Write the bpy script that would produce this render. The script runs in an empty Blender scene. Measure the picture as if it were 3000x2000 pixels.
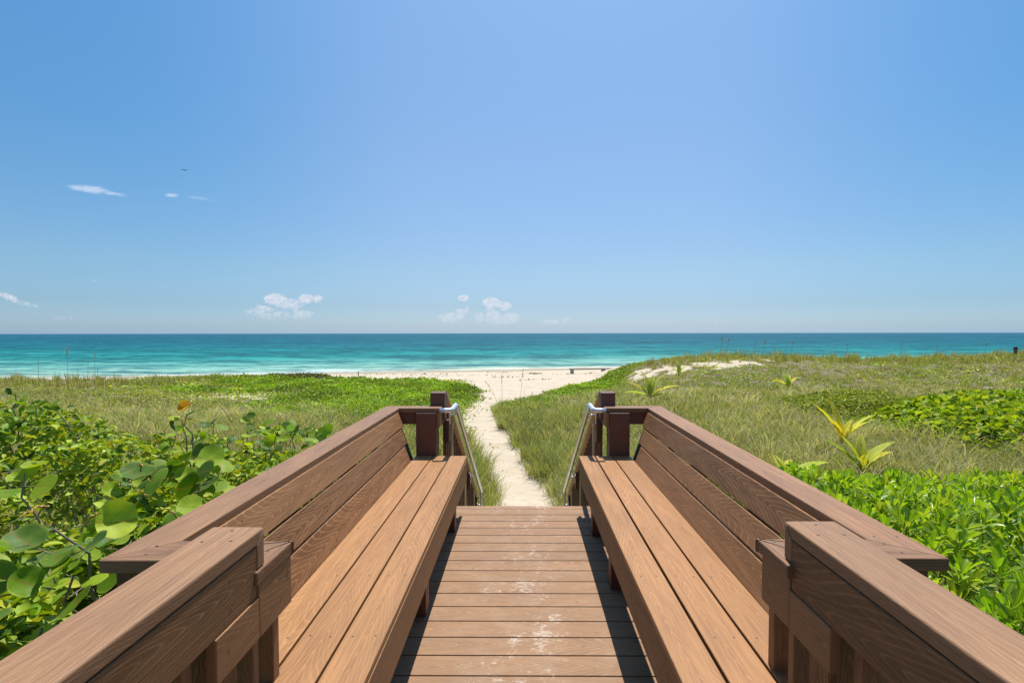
import bpy, bmesh, math, random
import numpy as np
from mathutils import Vector, Matrix
R_ = math.radians
scene = bpy.context.scene
COL = scene.collection
EYE = 1.47
# ---------------------------------------------------------------- camera
cam = bpy.data.cameras.new('camera'); camo = bpy.data.objects.new('camera', cam); COL.objects.link(camo)
camo.location = (0, 0, EYE)
camo.rotation_mode = 'XYZ'
def _rz(a): return Matrix.Rotation(a, 3, 'Z')
camo.rotation_euler = (_rz(R_(.45)) @ Matrix.Rotation(R_(90 - 2.0), 3, 'X') @ _rz(R_(-.08))).to_euler('XYZ')
cam.sensor_width = 36; cam.lens = 1555 / 3000 * 36
cam.shift_x = -.0063; cam.shift_y = .0101
cam.clip_start = .05; cam.clip_end = 90000
scene.camera = camo
# ---------------------------------------------------------------- sun + exposure
SUN_DIR = Vector((.09, .485, 1.0)).normalized()
sun = bpy.data.lights.new('sun', 'SUN'); suno = bpy.data.objects.new('sun', sun); COL.objects.link(suno)
sun.energy = 5.0; sun.angle = R_(.53); sun.color = (1, .955, .88)
suno.rotation_euler = SUN_DIR.to_track_quat('Z', 'Y').to_euler()
vs = scene.view_settings
vs.view_transform = 'Standard'; vs.look = 'None'; vs.gamma = 1; vs.use_curve_mapping = False; vs.exposure = .35
# ---------------------------------------------------------------- node helper
class NT:
    def __init__(s, nt): s.nt = nt; s.n = nt.nodes; s.l = nt.links
    def add(s, t, **k):
        n = s.n.new(t)
        for a, b in k.items():
            if a == 'inp':
                for i, v in b.items():
                    if hasattr(v, 'is_output') or isinstance(v, bpy.types.NodeSocket): s.l.new(v, n.inputs[i])
                    else: n.inputs[i].default_value = v
            else: setattr(n, a, b)
        return n
    def m(s, op, a, b=0.0, c=0.0, clamp=False):
        n = s.add('ShaderNodeMath', operation=op, inp={0: a, 1: b, 2: c}); n.use_clamp = clamp; return n.outputs[0]
    def noise(s, vec, scale, detail=4, rough=.55, dist=0.0, dims='3D'):
        return s.add('ShaderNodeTexNoise', noise_dimensions=dims, inp={'Vector': vec, 'Scale': scale, 'Detail': detail, 'Roughness': rough, 'Distortion': dist}).outputs[0]
    def mix(s, f, a, b, mode='MIX'):
        n = s.add('ShaderNodeMix', data_type='RGBA', blend_type=mode, inp={0: f}); 
        for i, v in ((6, a), (7, b)):
            if isinstance(v, bpy.types.NodeSocket): s.l.new(v, n.inputs[i])
            else: n.inputs[i].default_value = (*v, 1) if len(v) == 3 else v
        return n.outputs[2]
    def ramp(s, f, stops, interp='LINEAR'):
        n = s.add('ShaderNodeValToRGB', inp={0: f}); r = n.color_ramp; r.interpolation = interp
        while len(r.elements) < len(stops): r.elements.new(.5)
        for e, (p, c) in zip(r.elements, stops): e.position = p; e.color = (*c, 1) if len(c) == 3 else c
        return n.outputs[0]
    def mr(s, v, a, b, c=0.0, d=1.0, smooth=False):
        n = s.add('ShaderNodeMapRange', inp={0: v, 1: a, 2: b, 3: c, 4: d})
        if smooth: n.interpolation_type = 'SMOOTHSTEP'
        return n.outputs[0]
    def scale(s, v, xyz, off=(0, 0, 0)):
        return s.add('ShaderNodeMapping', inp={'Vector': v, 'Scale': xyz, 'Location': off}).outputs[0]
def lin(r, g, b):
    f = lambda c: (c / 255 / 12.92) if c / 255 <= .04045 else ((c / 255 + .055) / 1.055) ** 2.4
    return (f(r), f(g), f(b))
# ---------------------------------------------------------------- world: sky with far clouds
w = bpy.data.worlds.new('World'); scene.world = w; w.use_nodes = True
T = NT(w.node_tree); T.n.clear()
sky = T.add('ShaderNodeTexSky', sky_type='NISHITA'); sky.sun_disc = False
sky.sun_elevation = math.asin(SUN_DIR.z); sky.sun_rotation = math.atan2(SUN_DIR.x, SUN_DIR.y)
sky.altitude = 0; sky.air_density = 1.0; sky.dust_density = .6; sky.ozone_density = 3.0
tc = T.add('ShaderNodeTexCoord').outputs['Generated']
sep = T.add('ShaderNodeSeparateXYZ', inp={0: tc}); X, Y, Z = sep.outputs
fy = T.m('MAXIMUM', Y, .05)
U = T.m('DIVIDE', X, fy); V = T.m('DIVIDE', Z, fy)
skyc = sky.outputs[0]
# air near the horizon: paler and slightly lavender; the zenith side a clearer blue
hz = T.mr(Z, 0.0, .6, 0.0, 1.0)
tint = T.ramp(hz, [(0.0, (.54, .77, 1.25)), (.02, (.53, .69, 1.02)), (.082, (.49, .61, .81)), (.187, (.61, .69, .77)), (.483, (.75, .85, .90)), (.87, (.80, 1.0, 1.07)), (1, (.78, 1.0, 1.07))])
sidef = T.m('MULTIPLY', T.mr(T.m('ABSOLUTE', T.m('ADD', X, -.06)), .2, .68, 0, 1, True), T.mr(Z, .02, .3, .25, 1))
skyside = T.mix(sidef, (1.0, 1.0, 1.0), (.58, .86, .95))
skyc = T.mix(1.0, skyc, tint, 'MULTIPLY')
skyc = T.mix(1.0, skyc, skyside, 'MULTIPLY')
SKY_TINT = skyc.node
uv = T.add('ShaderNodeCombineXYZ', inp={0: U, 1: V, 2: 0.0}).outputs[0]
def blob(px, py, rx, ry, k=1.0, tilt=0.0):
    u0, v0 = (px - 1531) / 1555, (976 - py) / 1555
    du = T.m('SUBTRACT', U, u0); dv = T.m('SUBTRACT', V, v0)
    if tilt: dv = T.m('MULTIPLY_ADD', du, tilt, dv)
    a = T.m('DIVIDE', du, rx / 1555); b = T.m('DIVIDE', dv, ry / 1555)
    q = T.m('ADD', T.m('MULTIPLY', a, a), T.m('MULTIPLY', b, b))
    return T.m('MULTIPLY', T.m('SUBTRACT', 1.0, q, clamp=True), k)
def group(bl):
    d = bl[0]
    for b in bl[1:]: d = T.m('MAXIMUM', d, b)
    return d
cum = group([blob(805, 876, 48, 24), blob(850, 890, 60, 24, .8), blob(897, 874, 32, 19), blob(930, 874, 24, 17, .85), blob(770, 905, 45, 22, .75), blob(800, 922, 110, 22, .62), blob(880, 920, 60, 24, .7), blob(735, 912, 45, 13, .6),
             blob(1358, 873, 21, 13, 1.1), blob(1440, 886, 36, 20, 1.15), blob(1478, 896, 30, 18, 1.1), blob(1432, 905, 24, 12, .8), blob(1320, 930, 52, 21, .95), blob(1350, 915, 24, 18, .9), blob(1368, 908, 12, 15, .8),
             blob(1405, 930, 24, 22, .9), blob(1445, 928, 34, 24, 1.15), blob(1495, 932, 36, 22, 1.1), blob(1470, 940, 60, 14, 1.0), blob(1610, 943, 44, 11, .8), blob(1655, 937, 20, 12, .8), blob(1722, 943, 17, 7, .6),
             blob(20, 868, 60, 18, .65, .35), blob(70, 888, 70, 15, .5, .2), blob(990, 935, 12, 8, .5), blob(1125, 938, 12, 6, .55), blob(2090, 946, 40, 7, .42), blob(2620, 942, 60, 8, .38), blob(180, 930, 90, 14, .42)])
nz = T.noise(T.scale(uv, (1, 1.15, 1)), 120, 8, .66, .2)
nz2 = T.noise(T.scale(uv, (1, 1.1, 1), (3, 5, 0)), 38, 4, .6)
dens = T.m('SUBTRACT', T.m('MULTIPLY', T.m('POWER', cum, .6), 1.25), T.m('ADD', T.m('MULTIPLY', nz, 1.25), T.m('MULTIPLY', nz2, .35)))
ca = T.mr(dens, -.14, .24, 0.0, .92, True)
cir = group([blob(275, 555, 62, 15, 1.0, .11), blob(240, 551, 50, 12, .9, .11), blob(330, 566, 75, 8, .7, .17), blob(508, 573, 30, 8, .85, .02), blob(590, 582, 60, 8, .5, .14), blob(275, 821, 16, 4, .5), blob(480, 837, 60, 4, .35), blob(715, 820, 50, 5, .3)])
nw = T.noise(T.scale(uv, (1, 5, 1)), 60, 6, .6, .6)
wa = T.mr(T.m('SUBTRACT', cir, T.m('MULTIPLY', nw, .95)), -.3, .6, 0.0, .72, True)
wa = T.m('MULTIPLY', wa, T.mr(cir, 0, .2, 0, 1))
front = T.mr(Y, .1, .2)
fade = T.mr(V, .018, .075, .28, .85)
ca = T.m('MULTIPLY', T.m('MULTIPLY', T.m('MULTIPLY', ca, T.mr(cum, 0, .12, 0, 1)), fade), front)
shade = T.noise(T.scale(uv, (1, 1.4, 1), (.004, -.006, 0)), 95, 5, .6, .3)
cc = T.ramp(shade, [(.35, (4.3, 4.6, 5.5)), (.62, (6.0, 6.1, 6.5))])
bg1 = T.add('ShaderNodeBackground', inp={0: T.mix(T.m('MULTIPLY', wa, front), T.mix(ca, skyc, cc), (4.6, 5.4, 6.6)), 1: .1125})
SKY_BG = bg1
out = T.add('ShaderNodeOutputWorld', inp={0: bg1.outputs[0]})
# ---------------------------------------------------------------- scene helpers
rnd = random.Random(7)
def tag(o, label=None, cat=None, group=None, kind=None):
    if label: o['label'] = label
    if cat: o['category'] = cat
    if group: o['group'] = group
    if kind: o['kind'] = kind
    return o
def thing(name, label, cat, loc=(0, 0, 0), group=None):
    o = bpy.data.objects.new(name, None); COL.objects.link(o); o.location = loc; o.empty_display_size = .1
    return tag(o, label, cat, group)
def link(me, name, parent=None, mat=None):
    o = bpy.data.objects.new(name, me); COL.objects.link(o)
    if mat is not None:
        for mm in (mat if isinstance(mat, (list, tuple)) else [mat]): me.materials.append(mm)
    if parent is not None: o.parent = parent
    return o
def newmat(name):
    m = bpy.data.materials.new(name); m.use_nodes = True; t = NT(m.node_tree); t.n.clear()
    t.out = t.add('ShaderNodeOutputMaterial'); return m, t
def finish(t, sh): t.l.new(sh, t.out.inputs[0])
def simple(name, col, rough=.6, metal=0.0, var=.0, scale=20):
    m, t = newmat(name); c = col
    if var:
        g = t.add('ShaderNodeTexCoord').outputs['Object']
        n = t.noise(g, scale, 5, .6)
        c = t.mix(n, tuple(x * (1 - var) for x in col), tuple(min(1, x * (1 + var)) for x in col))
    b = t.add('ShaderNodeBsdfPrincipled', inp={'Roughness': rough, 'Metallic': metal})
    if isinstance(c, tuple): b.inputs['Base Color'].default_value = (*c, 1)
    else: t.l.new(c, b.inputs['Base Color'])
    finish(t, b.outputs[0]); return m
# ---------------------------------------------------------------- composite wood
def wood(name, dark, light, rough=.55, stain=False, contrast=1.0, sheen=.35):
    m, t = newmat(name)
    uvn = t.add('ShaderNodeUVMap', uv_map='UVMap').outputs[0]
    info = t.add('ShaderNodeObjectInfo')
    s = t.add('ShaderNodeSeparateXYZ', inp={0: uvn}); u, v = s.outputs[0], s.outputs[1]
    rz = t.m('MULTIPLY', info.outputs['Random'], 37.0)
    def n1(k, o, d=2.0): return t.noise(t.add('ShaderNodeCombineXYZ', inp={0: t.m('MULTIPLY', u, k), 1: o, 2: rz}).outputs[0], 1.0, d, .5)
    vc = t.m('ADD', v, t.m('MULTIPLY', t.m('SUBTRACT', n1(.8, 3.0), .5), .20))
    K = t.m('MULTIPLY', t.m('SUBTRACT', n1(.55, 9.0), .5), 62.0)
    wob = t.noise(t.add('ShaderNodeCombineXYZ', inp={0: t.m('MULTIPLY', u, 1.1), 1: t.m('MULTIPLY', v, 9.0), 2: rz}).outputs[0], 1.0, 1.5, .5)
    h = t.m('ADD', t.m('ADD', t.m('MULTIPLY', u, .16), t.m('MULTIPLY', t.m('MULTIPLY', vc, vc), K)), t.m('MULTIPLY', wob, .05))
    h = t.m('ADD', h, t.m('MULTIPLY', t.m('SQRT', t.m('ADD', t.m('MULTIPLY', vc, vc), .00006)), .95))
    ring = t.m('FRACT', t.m('MULTIPLY', h, 88.0))
    tri = t.m('ABSOLUTE', t.m('SUBTRACT', ring, .5))              # 0..0.5
    line = t.mr(tri, .0, .22, 1.0, 0.0, True)                       # thin pale lines
    wide = t.mr(t.m('FRACT', t.m('MULTIPLY', h, 19.0)), .3, .7, 0.0, 1.0, True)
    fine = t.noise(t.add('ShaderNodeCombineXYZ', inp={0: t.m('MULTIPLY', u, 3.5), 1: t.m('MULTIPLY', v, 150), 2: rz}).outputs[0], 1.0, 4, .7)
    fine = t.mr(fine, .30, .70, 0, 1)
    brk = t.noise(t.add('ShaderNodeCombineXYZ', inp={0: t.m('MULTIPLY', u, 26), 1: t.m('MULTIPLY', v, 190), 2: rz}).outputs[0], 1.0, 3, .6)
    line = t.m('MULTIPLY', line, t.mr(brk, .30, .5, .25, 1))
    f = t.m('ADD', t.m('MULTIPLY', line, .36 * contrast), t.m('MULTIPLY', fine, .46))
    f = t.m('ADD', f, t.m('MULTIPLY', wide, .09 * contrast), clamp=True)
    c = t.mix(t.mr(f, .12, .85, 0, 1), dark, light)
    big = t.noise(t.scale(uvn, (1.3, 5, 1)), 1.0, 3, .5)
    c = t.mix(1.0, c, t.ramp(big, [(.3, (.84, .83, .82)), (.7, (1.14, 1.13, 1.12))]), 'MULTIPLY')
    tone = t.ramp(info.outputs['Random'], [(0, (.88, .87, .86)), (.5, (1.0, 1.02, 1.0)), (1, (1.10, 1.06, 1.02))])
    scuff = t.noise(t.add('ShaderNodeNewGeometry').outputs['Position'], 7, 7, .8, .6)
    c = t.mix(t.mr(scuff, .64, .76, 0, .22), c, tuple(min(1, x * 1.45 + .03) for x in light))
    c = t.mix(1.0, c, tone, 'MULTIPLY')
    geo = t.add('ShaderNodeNewGeometry')
    spk = t.noise(t.scale(geo.outputs['Position'], (1, 1, 1)), 420, 2, .6)
    c = t.mix(t.mr(spk, .62, .74, 0, .3), c, tuple(min(1, x * 1.8 + .02) for x in light))
    # rubbed pale edges where the board is rounded over
    pt = t.mr(geo.outputs['Pointiness'], .52, .60, 0, .35)
    c = t.mix(pt, c, tuple(min(1, x * 1.5) for x in light))
    rg = t.mr(fine, .2, .8, rough - .1, rough + .12)
    if stain:
        P = geo.outputs['Position']; sp = t.add('ShaderNodeSeparateXYZ', inp={0: P})
        dx = t.m('ABSOLUTE', t.m('SUBTRACT', sp.outputs[0], .03))
        band = t.mr(dx, .05, .5, 1.0, .0, True)
        a1 = t.noise(P, 3.1, 3, .6); a2 = t.noise(t.scale(P, (1, 1.3, 1), (4, 2, 0)), 17, 7, .78, 1.2)
        sc = t.m('ADD', t.m('MULTIPLY', a1, .45), t.m('MULTIPLY', a2, .8))
        sc = t.m('ADD', sc, t.m('MULTIPLY', band, .12))
        smear = t.mr(sc, .79, .88, 0, .62)
        vo = t.add('ShaderNodeTexVoronoi', inp={'Vector': P, 'Scale': 11.0}); vo.feature = 'F1'
        dot = t.mr(vo.outputs['Distance'], .035, .06, .75, 0)
        dsel = t.mr(t.noise(P, 1.9, 2, .5), .5, .62, 0, 1)
        vs2 = t.add('ShaderNodeTexVoronoi', inp={'Vector': t.scale(P, (1, 1, 0), (3.3, 1.7, 0)), 'Scale': 2.6, 'Randomness': 1.0})
        wob = t.m('MULTIPLY', t.m('SUBTRACT', t.noise(P, 38, 4, .7), .5), .22)
        splat = t.mr(t.m('ADD', vs2.outputs['Distance'], wob), .045, .085, .9, 0)
        splat = t.m('MULTIPLY', splat, t.mr(a1, .48, .52, 0, 1))
        haze = t.mr(t.noise(P, 6, 5, .7), .45, .8, .0, .14)
        msk = t.m('MAXIMUM', t.m('MAXIMUM', smear, splat), t.m('MAXIMUM', t.m('MULTIPLY', dot, dsel), haze))
        msk = t.m('MULTIPLY', msk, t.mr(t.noise(P, 90, 3, .6), .3, .6, .45, 1))
        c = t.mix(msk, c, (.62, .56, .47))
        rg = t.m('ADD', rg, .14)
    bh = t.m('ADD', t.m('MULTIPLY', fine, .6), t.m('MULTIPLY', line, .5))
    bp = t.add('ShaderNodeBump', inp={'Strength': .28, 'Distance': .0012, 'Height': bh})
    b = t.add('ShaderNodeBsdfPrincipled', inp={'Base Color': c, 'Roughness': rg, 'Normal': bp.outputs[0], 'Specular IOR Level': sheen})
    finish(t, b.outputs[0]); return m
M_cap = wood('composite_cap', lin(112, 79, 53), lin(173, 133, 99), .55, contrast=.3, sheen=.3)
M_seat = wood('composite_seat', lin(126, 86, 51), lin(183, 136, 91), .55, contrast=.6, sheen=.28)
M_back = wood('composite_back', lin(108, 74, 46), lin(172, 127, 87), .55, contrast=1.0, sheen=.25)  # seat composite made darker: shade on the leaning back put into the colour
M_side = wood('composite_side', lin(98, 68, 42), lin(160, 118, 80), .55, contrast=.8, sheen=.25)  # bounced light on the upright faces put into this tone
M_dark = wood('composite_post_shaded', lin(78, 46, 36), lin(120, 76, 58), .5, contrast=.2, sheen=.45)  # shade on viewer-facing posts and rails put into the brown
M_deck = wood('composite_deck', lin(100, 72, 50), lin(156, 120, 88), .55, stain=True, contrast=1.0)
M_frame = wood('pressure_treated_timber', lin(100, 72, 50), lin(150, 114, 80), .75, contrast=.5)
M_slat = wood('bounce_lit_stair_timber', lin(180, 150, 110), lin(220, 190, 148), .7, contrast=.5)  # lightened: light bounced under the sloping caps is painted into the timber
M_screw = simple('screw_metal', (.10, .085, .07), .45, .6)
M_gap = simple('dark_bracket_paint', (.035, .055, .085), .35, .3)
M_alu = simple('brushed_aluminium', (.74, .76, .80), .36, .75, .06, 60)

def make_board(name, p0, p1, width, thick, up, mat, parent, bevel=.004, cuts=(), screws=(), seg=2):
    """board from p0 to p1 (centre line, world), `up` = normal of the wide face; screws = list of (along m, across m, face +1/-1)"""
    p0, p1, up = Vector(p0), Vector(p1), Vector(up).normalized()
    ax = (p1 - p0); L = ax.length; ax.normalize()
    side = up.cross(ax).normalized(); up = ax.cross(side)
    bm = bmesh.new()
    bmesh.ops.create_cube(bm, size=1)
    for v in bm.verts: v.co = Vector((v.co.x * L + L / 2, v.co.y * width, v.co.z * thick))
    M = Matrix((ax, side, up)).transposed().to_4x4(); M.translation = p0
    Mi = M.inverted()
    for co, no in cuts:
        bmesh.ops.bisect_plane(bm, geom=bm.verts[:] + bm.edges[:] + bm.faces[:], plane_co=Mi @ Vector(co), plane_no=Mi.to_3x3() @ Vector(no), clear_outer=True)
        ed = [e for e in bm.edges if e.is_boundary]
        if ed: bmesh.ops.holes_fill(bm, edges=ed)
    if bevel: bmesh.ops.bevel(bm, geom=bm.edges[:], offset=bevel, segments=seg, affect='EDGES', profile=.5)
    uvl = bm.loops.layers.uv.new('UVMap')
    ou, ov = rnd.uniform(0, 40), rnd.uniform(0, 40)
    for f in bm.faces:
        n = f.normal; a = max(range(3), key=lambda i: abs(n[i]))
        for lp in f.loops:
            c = lp.vert.co
            if a == 2: q = (c.x, c.y)
            elif a == 1: q = (c.x + 3, c.z * 1.5)
            else: q = (c.y * .4, c.z * 2 + 1.5)
            lp[uvl].uv = (q[0] + ou, q[1])
    for (s, t_, fc) in screws:
        r = .0042; z = fc * (thick / 2 + .0006)
        vs_ = [bm.verts.new((s + r * math.cos(k * math.pi / 4), t_ + r * math.sin(k * math.pi / 4), z)) for k in range(8)]
        f = bm.faces.new(vs_ if fc > 0 else vs_[::-1]); f.material_index = 1
    loc = Vector(parent.location) if parent is not None else Vector()
    for v in bm.verts: v.co = M @ v.co - loc
    bmesh.ops.recalc_face_normals(bm, faces=[f for f in bm.faces if f.material_index == 0])
    me = bpy.data.meshes.new(name); bm.to_mesh(me); bm.free()
    for p in me.polygons: p.use_smooth = False
    return link(me, name, parent, [mat, M_screw])
def box(name, lo, hi, mat, parent, bevel=.004, screws=(), long=None):
    lo, hi = Vector(lo), Vector(hi); d = hi - lo; c = (lo + hi) / 2
    a = max(range(3), key=lambda i: d[i]) if long is None else long
    b = min([i for i in range(3) if i != a], key=lambda i: d[i])     # thin axis = up
    o = 3 - a - b
    up = Vector([1 if i == b else 0 for i in range(3)])
    p0 = c.copy(); p1 = c.copy(); p0[a] = lo[a]; p1[a] = hi[a]
    return make_board(name, p0, p1, d[o], d[b], up, mat, parent, bevel, screws=screws)
def tube(name, pts, r, mat, parent, seg=14, cap=True, radii=None):
    bm = bmesh.new(); loc = Vector(parent.location) if parent is not None else Vector()
    P = [Vector(p) - loc for p in pts]; rings = []
    prev = None
    for i, p in enumerate(P):
        d = (P[min(i + 1, len(P) - 1)] - P[max(i - 1, 0)]).normalized()
        if prev is None: a = d.orthogonal().normalized()
        else: a = (prev - d * prev.dot(d)).normalized()
        prev = a; b = d.cross(a); rr = radii[i] if radii else r
        rings.append([bm.verts.new(p + (a * math.cos(k * 2 * math.pi / seg) + b * math.sin(k * 2 * math.pi / seg)) * rr) for k in range(seg)])
    for i in range(len(P) - 1):
        for k in range(seg):
            f = bm.faces.new((rings[i][k], rings[i][(k + 1) % seg], rings[i + 1][(k + 1) % seg], rings[i + 1][k])); f.smooth = True
    if cap: bm.faces.new(rings[0][::-1]); bm.faces.new(rings[-1])
    me = bpy.data.meshes.new(name); bm.to_mesh(me); bm.free()
    return link(me, name, parent, mat)
def fillet(pts, r, n=6):
    P = [Vector(p) for p in pts]; outp = [P[0]]
    for i in range(1, len(P) - 1):
        a = (P[i - 1] - P[i]).normalized(); b = (P[i + 1] - P[i]).normalized()
        s, e = P[i] + a * r, P[i] + b * r
        for k in range(n + 1):
            q = k / n; outp.append((s * (1 - q) ** 2 + P[i] * 2 * q * (1 - q) + e * q * q))
    return outp + [P[-1]]
# ================================================================ terrain
def hash2(ix, iy, seed):
    h = (ix.astype(np.int64) * 374761393 + iy.astype(np.int64) * 668265263 + seed * 1442695041) & 0xffffffff
    h = ((h ^ (h >> 13)) * 1274126177) & 0xffffffff
    return ((h ^ (h >> 16)) & 0xffff) / 65535.0
def vnoise(x, y, seed=0):
    x, y = np.asarray(x, float), np.asarray(y, float)
    ix, iy = np.floor(x), np.floor(y); fx, fy_ = x - ix, y - iy
    fx = fx * fx * (3 - 2 * fx); fy_ = fy_ * fy_ * (3 - 2 * fy_)
    a, b = hash2(ix, iy, seed), hash2(ix + 1, iy, seed); c, d = hash2(ix, iy + 1, seed), hash2(ix + 1, iy + 1, seed)
    return (a * (1 - fx) + b * fx) * (1 - fy_) + (c * (1 - fx) + d * fx) * fy_
def fbm(x, y, seed=0, o=4):
    s, a, t = 0, .5, 0
    for k in range(o): s = s + a * vnoise(x * 2 ** k, y * 2 ** k, seed + k * 17); t += a; a *= .5
    return s / t
def sm(x, a, b): t = np.clip((x - a) / (b - a), 0, 1); return t * t * (3 - 2 * t)
LX = ([0, 8, 10.3, 12.3, 14, 16.1, 19.1, 21.5, 25.7, 28.4, 30, 34], [-1.1, -.7, -.42, -.66, -.95, -1.41, -2.0, -2.3, -2.2, -2.0, -2.1, -3.6])
RX = ([0, 8, 10.3, 11.3, 12.3, 14, 16.1, 19.1, 21.5, 23.3, 25.7, 28.4, 31.8, 36, 40, 44], [1.0, .7, .48, .36, .2, -.1, -.34, -.87, -1.25, -1.35, -.6, .5, 2.2, 4.4, 6.2, 7.0])
def left_edge(Y): return np.interp(Y, *LX)
def right_edge(Y): return np.interp(Y, *RX)
def far_left(X): return np.interp(X, [-60, -29, -20, -13, -5.6, -2], [34, 35, 36, 37, 36, 30.5])
CRX = ([5, 6, 7.3, 9.5, 11.5, 14, 18.8, 24, 28, 33, 36, 60], [-2.1, -1.9, -1.25, -.72, -.42, -.27, -.36, -.5, -.5, -.34, -.16, .05])
def shore(X): return np.clip(70 + .28 * X, 55, 74)
def ground(X, Y):
    X, Y = np.asarray(X, float), np.asarray(Y, float)
    ys = shore(X)
    beach = -1.95 - 1.25 * sm(Y, 36, ys) - .035 * np.clip(Y - ys, 0, 60)
    # left
    dl = left_edge(Y) - X
    lz = -1.92 + .50 * sm(dl, .2, 8) * (1 - .85 * sm(Y, 15, 24) * (1 - sm(-X, 13, 20))) + .10 * sm(dl, 0, .6) * (1 - sm(Y, 20, 32))
    lz = lz - .14 * sm(-X, 10, 24) * sm(Y, 22, 31)
    lz = lz + .30 * np.exp(-((X + 10.5) / 4.5) ** 2 - ((Y - 31.5) / 3.2) ** 2) + .14 * np.exp(-((X + 4.6) / 2.2) ** 2 - ((Y - 30) / 3.5) ** 2)
    lf = sm(Y, far_left(X) - 1.5, far_left(X) + 9)
    lz = lz * (1 - lf) + beach * lf
    dr = X - right_edge(Y)
    rz = -1.92 + .62 * sm(dr, .1, 7) + .10 * sm(dr, 0, .6)
    crest = np.interp(X, *CRX)
    up = sm(Y, 22, 37.5)
    rz = rz * (1 - up) + np.maximum(crest, -1.98) * up
    rf = sm(Y, 39.5, 52)
    rz = rz * (1 - rf) + beach * rf
    s = sm(X, (left_edge(Y) + right_edge(Y)) / 2 - .25, (left_edge(Y) + right_edge(Y)) / 2 + .25)
    z = lz * (1 - s) + rz * s
    inpath = (X > left_edge(Y) - .1) & (X < right_edge(Y) + .1)
    z = np.where(inpath & (Y < 36), np.minimum(z, -1.9), z)
    z = z + .10 * (fbm(X * .35, Y * .35, 3) - .5) * sm(np.abs(X + .3), .5, 3) * (1 - sm(Y, 40, 60))
    z = z + .035 * (fbm(X * 2.2, Y * 2.2, 5, 3) - .5) * (1 - sm(Y, 45, 60))
    return z
def blow(X, Y):      # bare sand hollows in the dune faces and between the vines
    a = 1.1 * np.exp(-(((X - 8.3) / 2.0) ** 2 + ((Y - 34.2) / 3.0) ** 2)) + 1.15 * np.exp(-(((X - 12.6) / 2.4) ** 2 + ((Y - 33.5) / 2.0) ** 2)) + .8 * np.exp(-(((X - 16.5) / .8) ** 2 + ((Y - 36) / 1.2) ** 2))
    a = a + 1.35 * np.exp(-(((X + 13.5) / 3.0) ** 2 + ((Y - 27 - .55 * (X + 13.5)) / 1.5) ** 2)) + .8 * np.exp(-(((X + 9.5) / 1.6) ** 2 + ((Y - 24) / .8) ** 2)) + .9 * np.exp(-(((X + 15) / 2.3) ** 2 + ((Y - 34) / 1.8) ** 2))
    a = a + .5 * np.exp(-(((X - 22) / 1.6) ** 2 + ((Y - 25) / .7) ** 2)) + .45 * np.exp(-(((X - 2.2) / 1.6) ** 2 + ((Y - 27) / 1.0) ** 2)) + .5 * np.exp(-(((X + 5.0) / 1.6) ** 2 + ((Y - 21) / .8) ** 2))
    return a * (-.35 + 2.6 * fbm(X * 1.3, Y * 1.3, 51, 4))
def vegmask(X, Y):
    X, Y = np.asarray(X, float), np.asarray(Y, float)
    n = .45 * (fbm(X * 1.3, Y * 1.3, 11) - .5) * np.clip(Y / 14, .6, 2.2)
    dl = left_edge(Y) - X + n; dr = X - right_edge(Y) + n
    L = sm(dl, 0, .5) * (1 - sm(Y + n * 3, far_left(X) - .4, far_left(X) + .8)) * (X < (left_edge(Y) + right_edge(Y)) / 2)
    yr = np.interp(X, [0, 5, 6.5, 9, 14, 40], [34, 38.5, 40, 42, 44, 44])
    R = sm(dr, 0, .5) * (1 - sm(Y + n * 3, yr - .5, yr + .8)) * (X > (left_edge(Y) + right_edge(Y)) / 2)
    v = np.clip(L + R, 0, 1)
    return v * (1 - sm(blow(X, Y), .42, .7))
# sand sheet
gx = np.concatenate([-np.geomspace(120, 14, 90), np.linspace(-13.8, 13.8, 330), np.geomspace(14, 120, 90)])
gy = np.concatenate([np.linspace(-8, 6, 30), np.linspace(6.2, 26, 230), np.linspace(26.2, 60, 190), np.geomspace(60.5, 160, 40)])
GX, GY = np.meshgrid(gx, gy); GZ = ground(GX, GY)
foot = (fbm(GX * 4.5, GY * 4.5, 77, 3) - .5) * .07 * (1 - sm(GY, 30, 45)) * (1 - vegmask(GX, GY))
GZ = GZ + foot
def grid_mesh(name, GX, GY, GZ):
    ny, nx = GX.shape; V_ = np.stack([GX.ravel(), GY.ravel(), GZ.ravel()], 1)
    i = np.arange(ny * nx).reshape(ny, nx)
    F_ = np.stack([i[:-1, :-1], i[:-1, 1:], i[1:, 1:], i[1:, :-1]], -1).reshape(-1, 4)
    return raw_mesh(name, V_, F_)
def raw_mesh(name, V_, F_, uv=None, col=None, smooth=False):
    me = bpy.data.meshes.new(name); k = F_.shape[1]
    me.vertices.add(len(V_)); me.vertices.foreach_set('co', V_.astype(np.float32).ravel())
    me.loops.add(F_.size); me.loops.foreach_set('vertex_index', F_.astype(np.int32).ravel())
    me.polygons.add(len(F_)); me.polygons.foreach_set('loop_start', np.arange(0, F_.size, k, dtype=np.int32))
    me.polygons.foreach_set('loop_total', np.full(len(F_), k, dtype=np.int32))
    if smooth: me.polygons.foreach_set('use_smooth', np.ones(len(F_), dtype=bool))
    if uv is not None:
        l = me.uv_layers.new(name='UVMap'); l.data.foreach_set('uv', uv[F_.ravel()].astype(np.float32).ravel())
    if col is not None:
        a = me.color_attributes.new('Col', 'FLOAT_COLOR', 'POINT')
        a.data.foreach_set('color', np.concatenate([col, np.ones((len(col), 1))], 1).astype(np.float32).ravel())
    me.update(calc_edges=True); me.validate(); return me
sand_me = grid_mesh('sand', GX, GY, GZ)
veg = vegmask(GX, GY).ravel()
a_ = sand_me.color_attributes.new('Col', 'FLOAT_COLOR', 'POINT')
a_.data.foreach_set('color', np.stack([veg, veg, veg, np.ones_like(veg)], 1).astype(np.float32).ravel())
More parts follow.
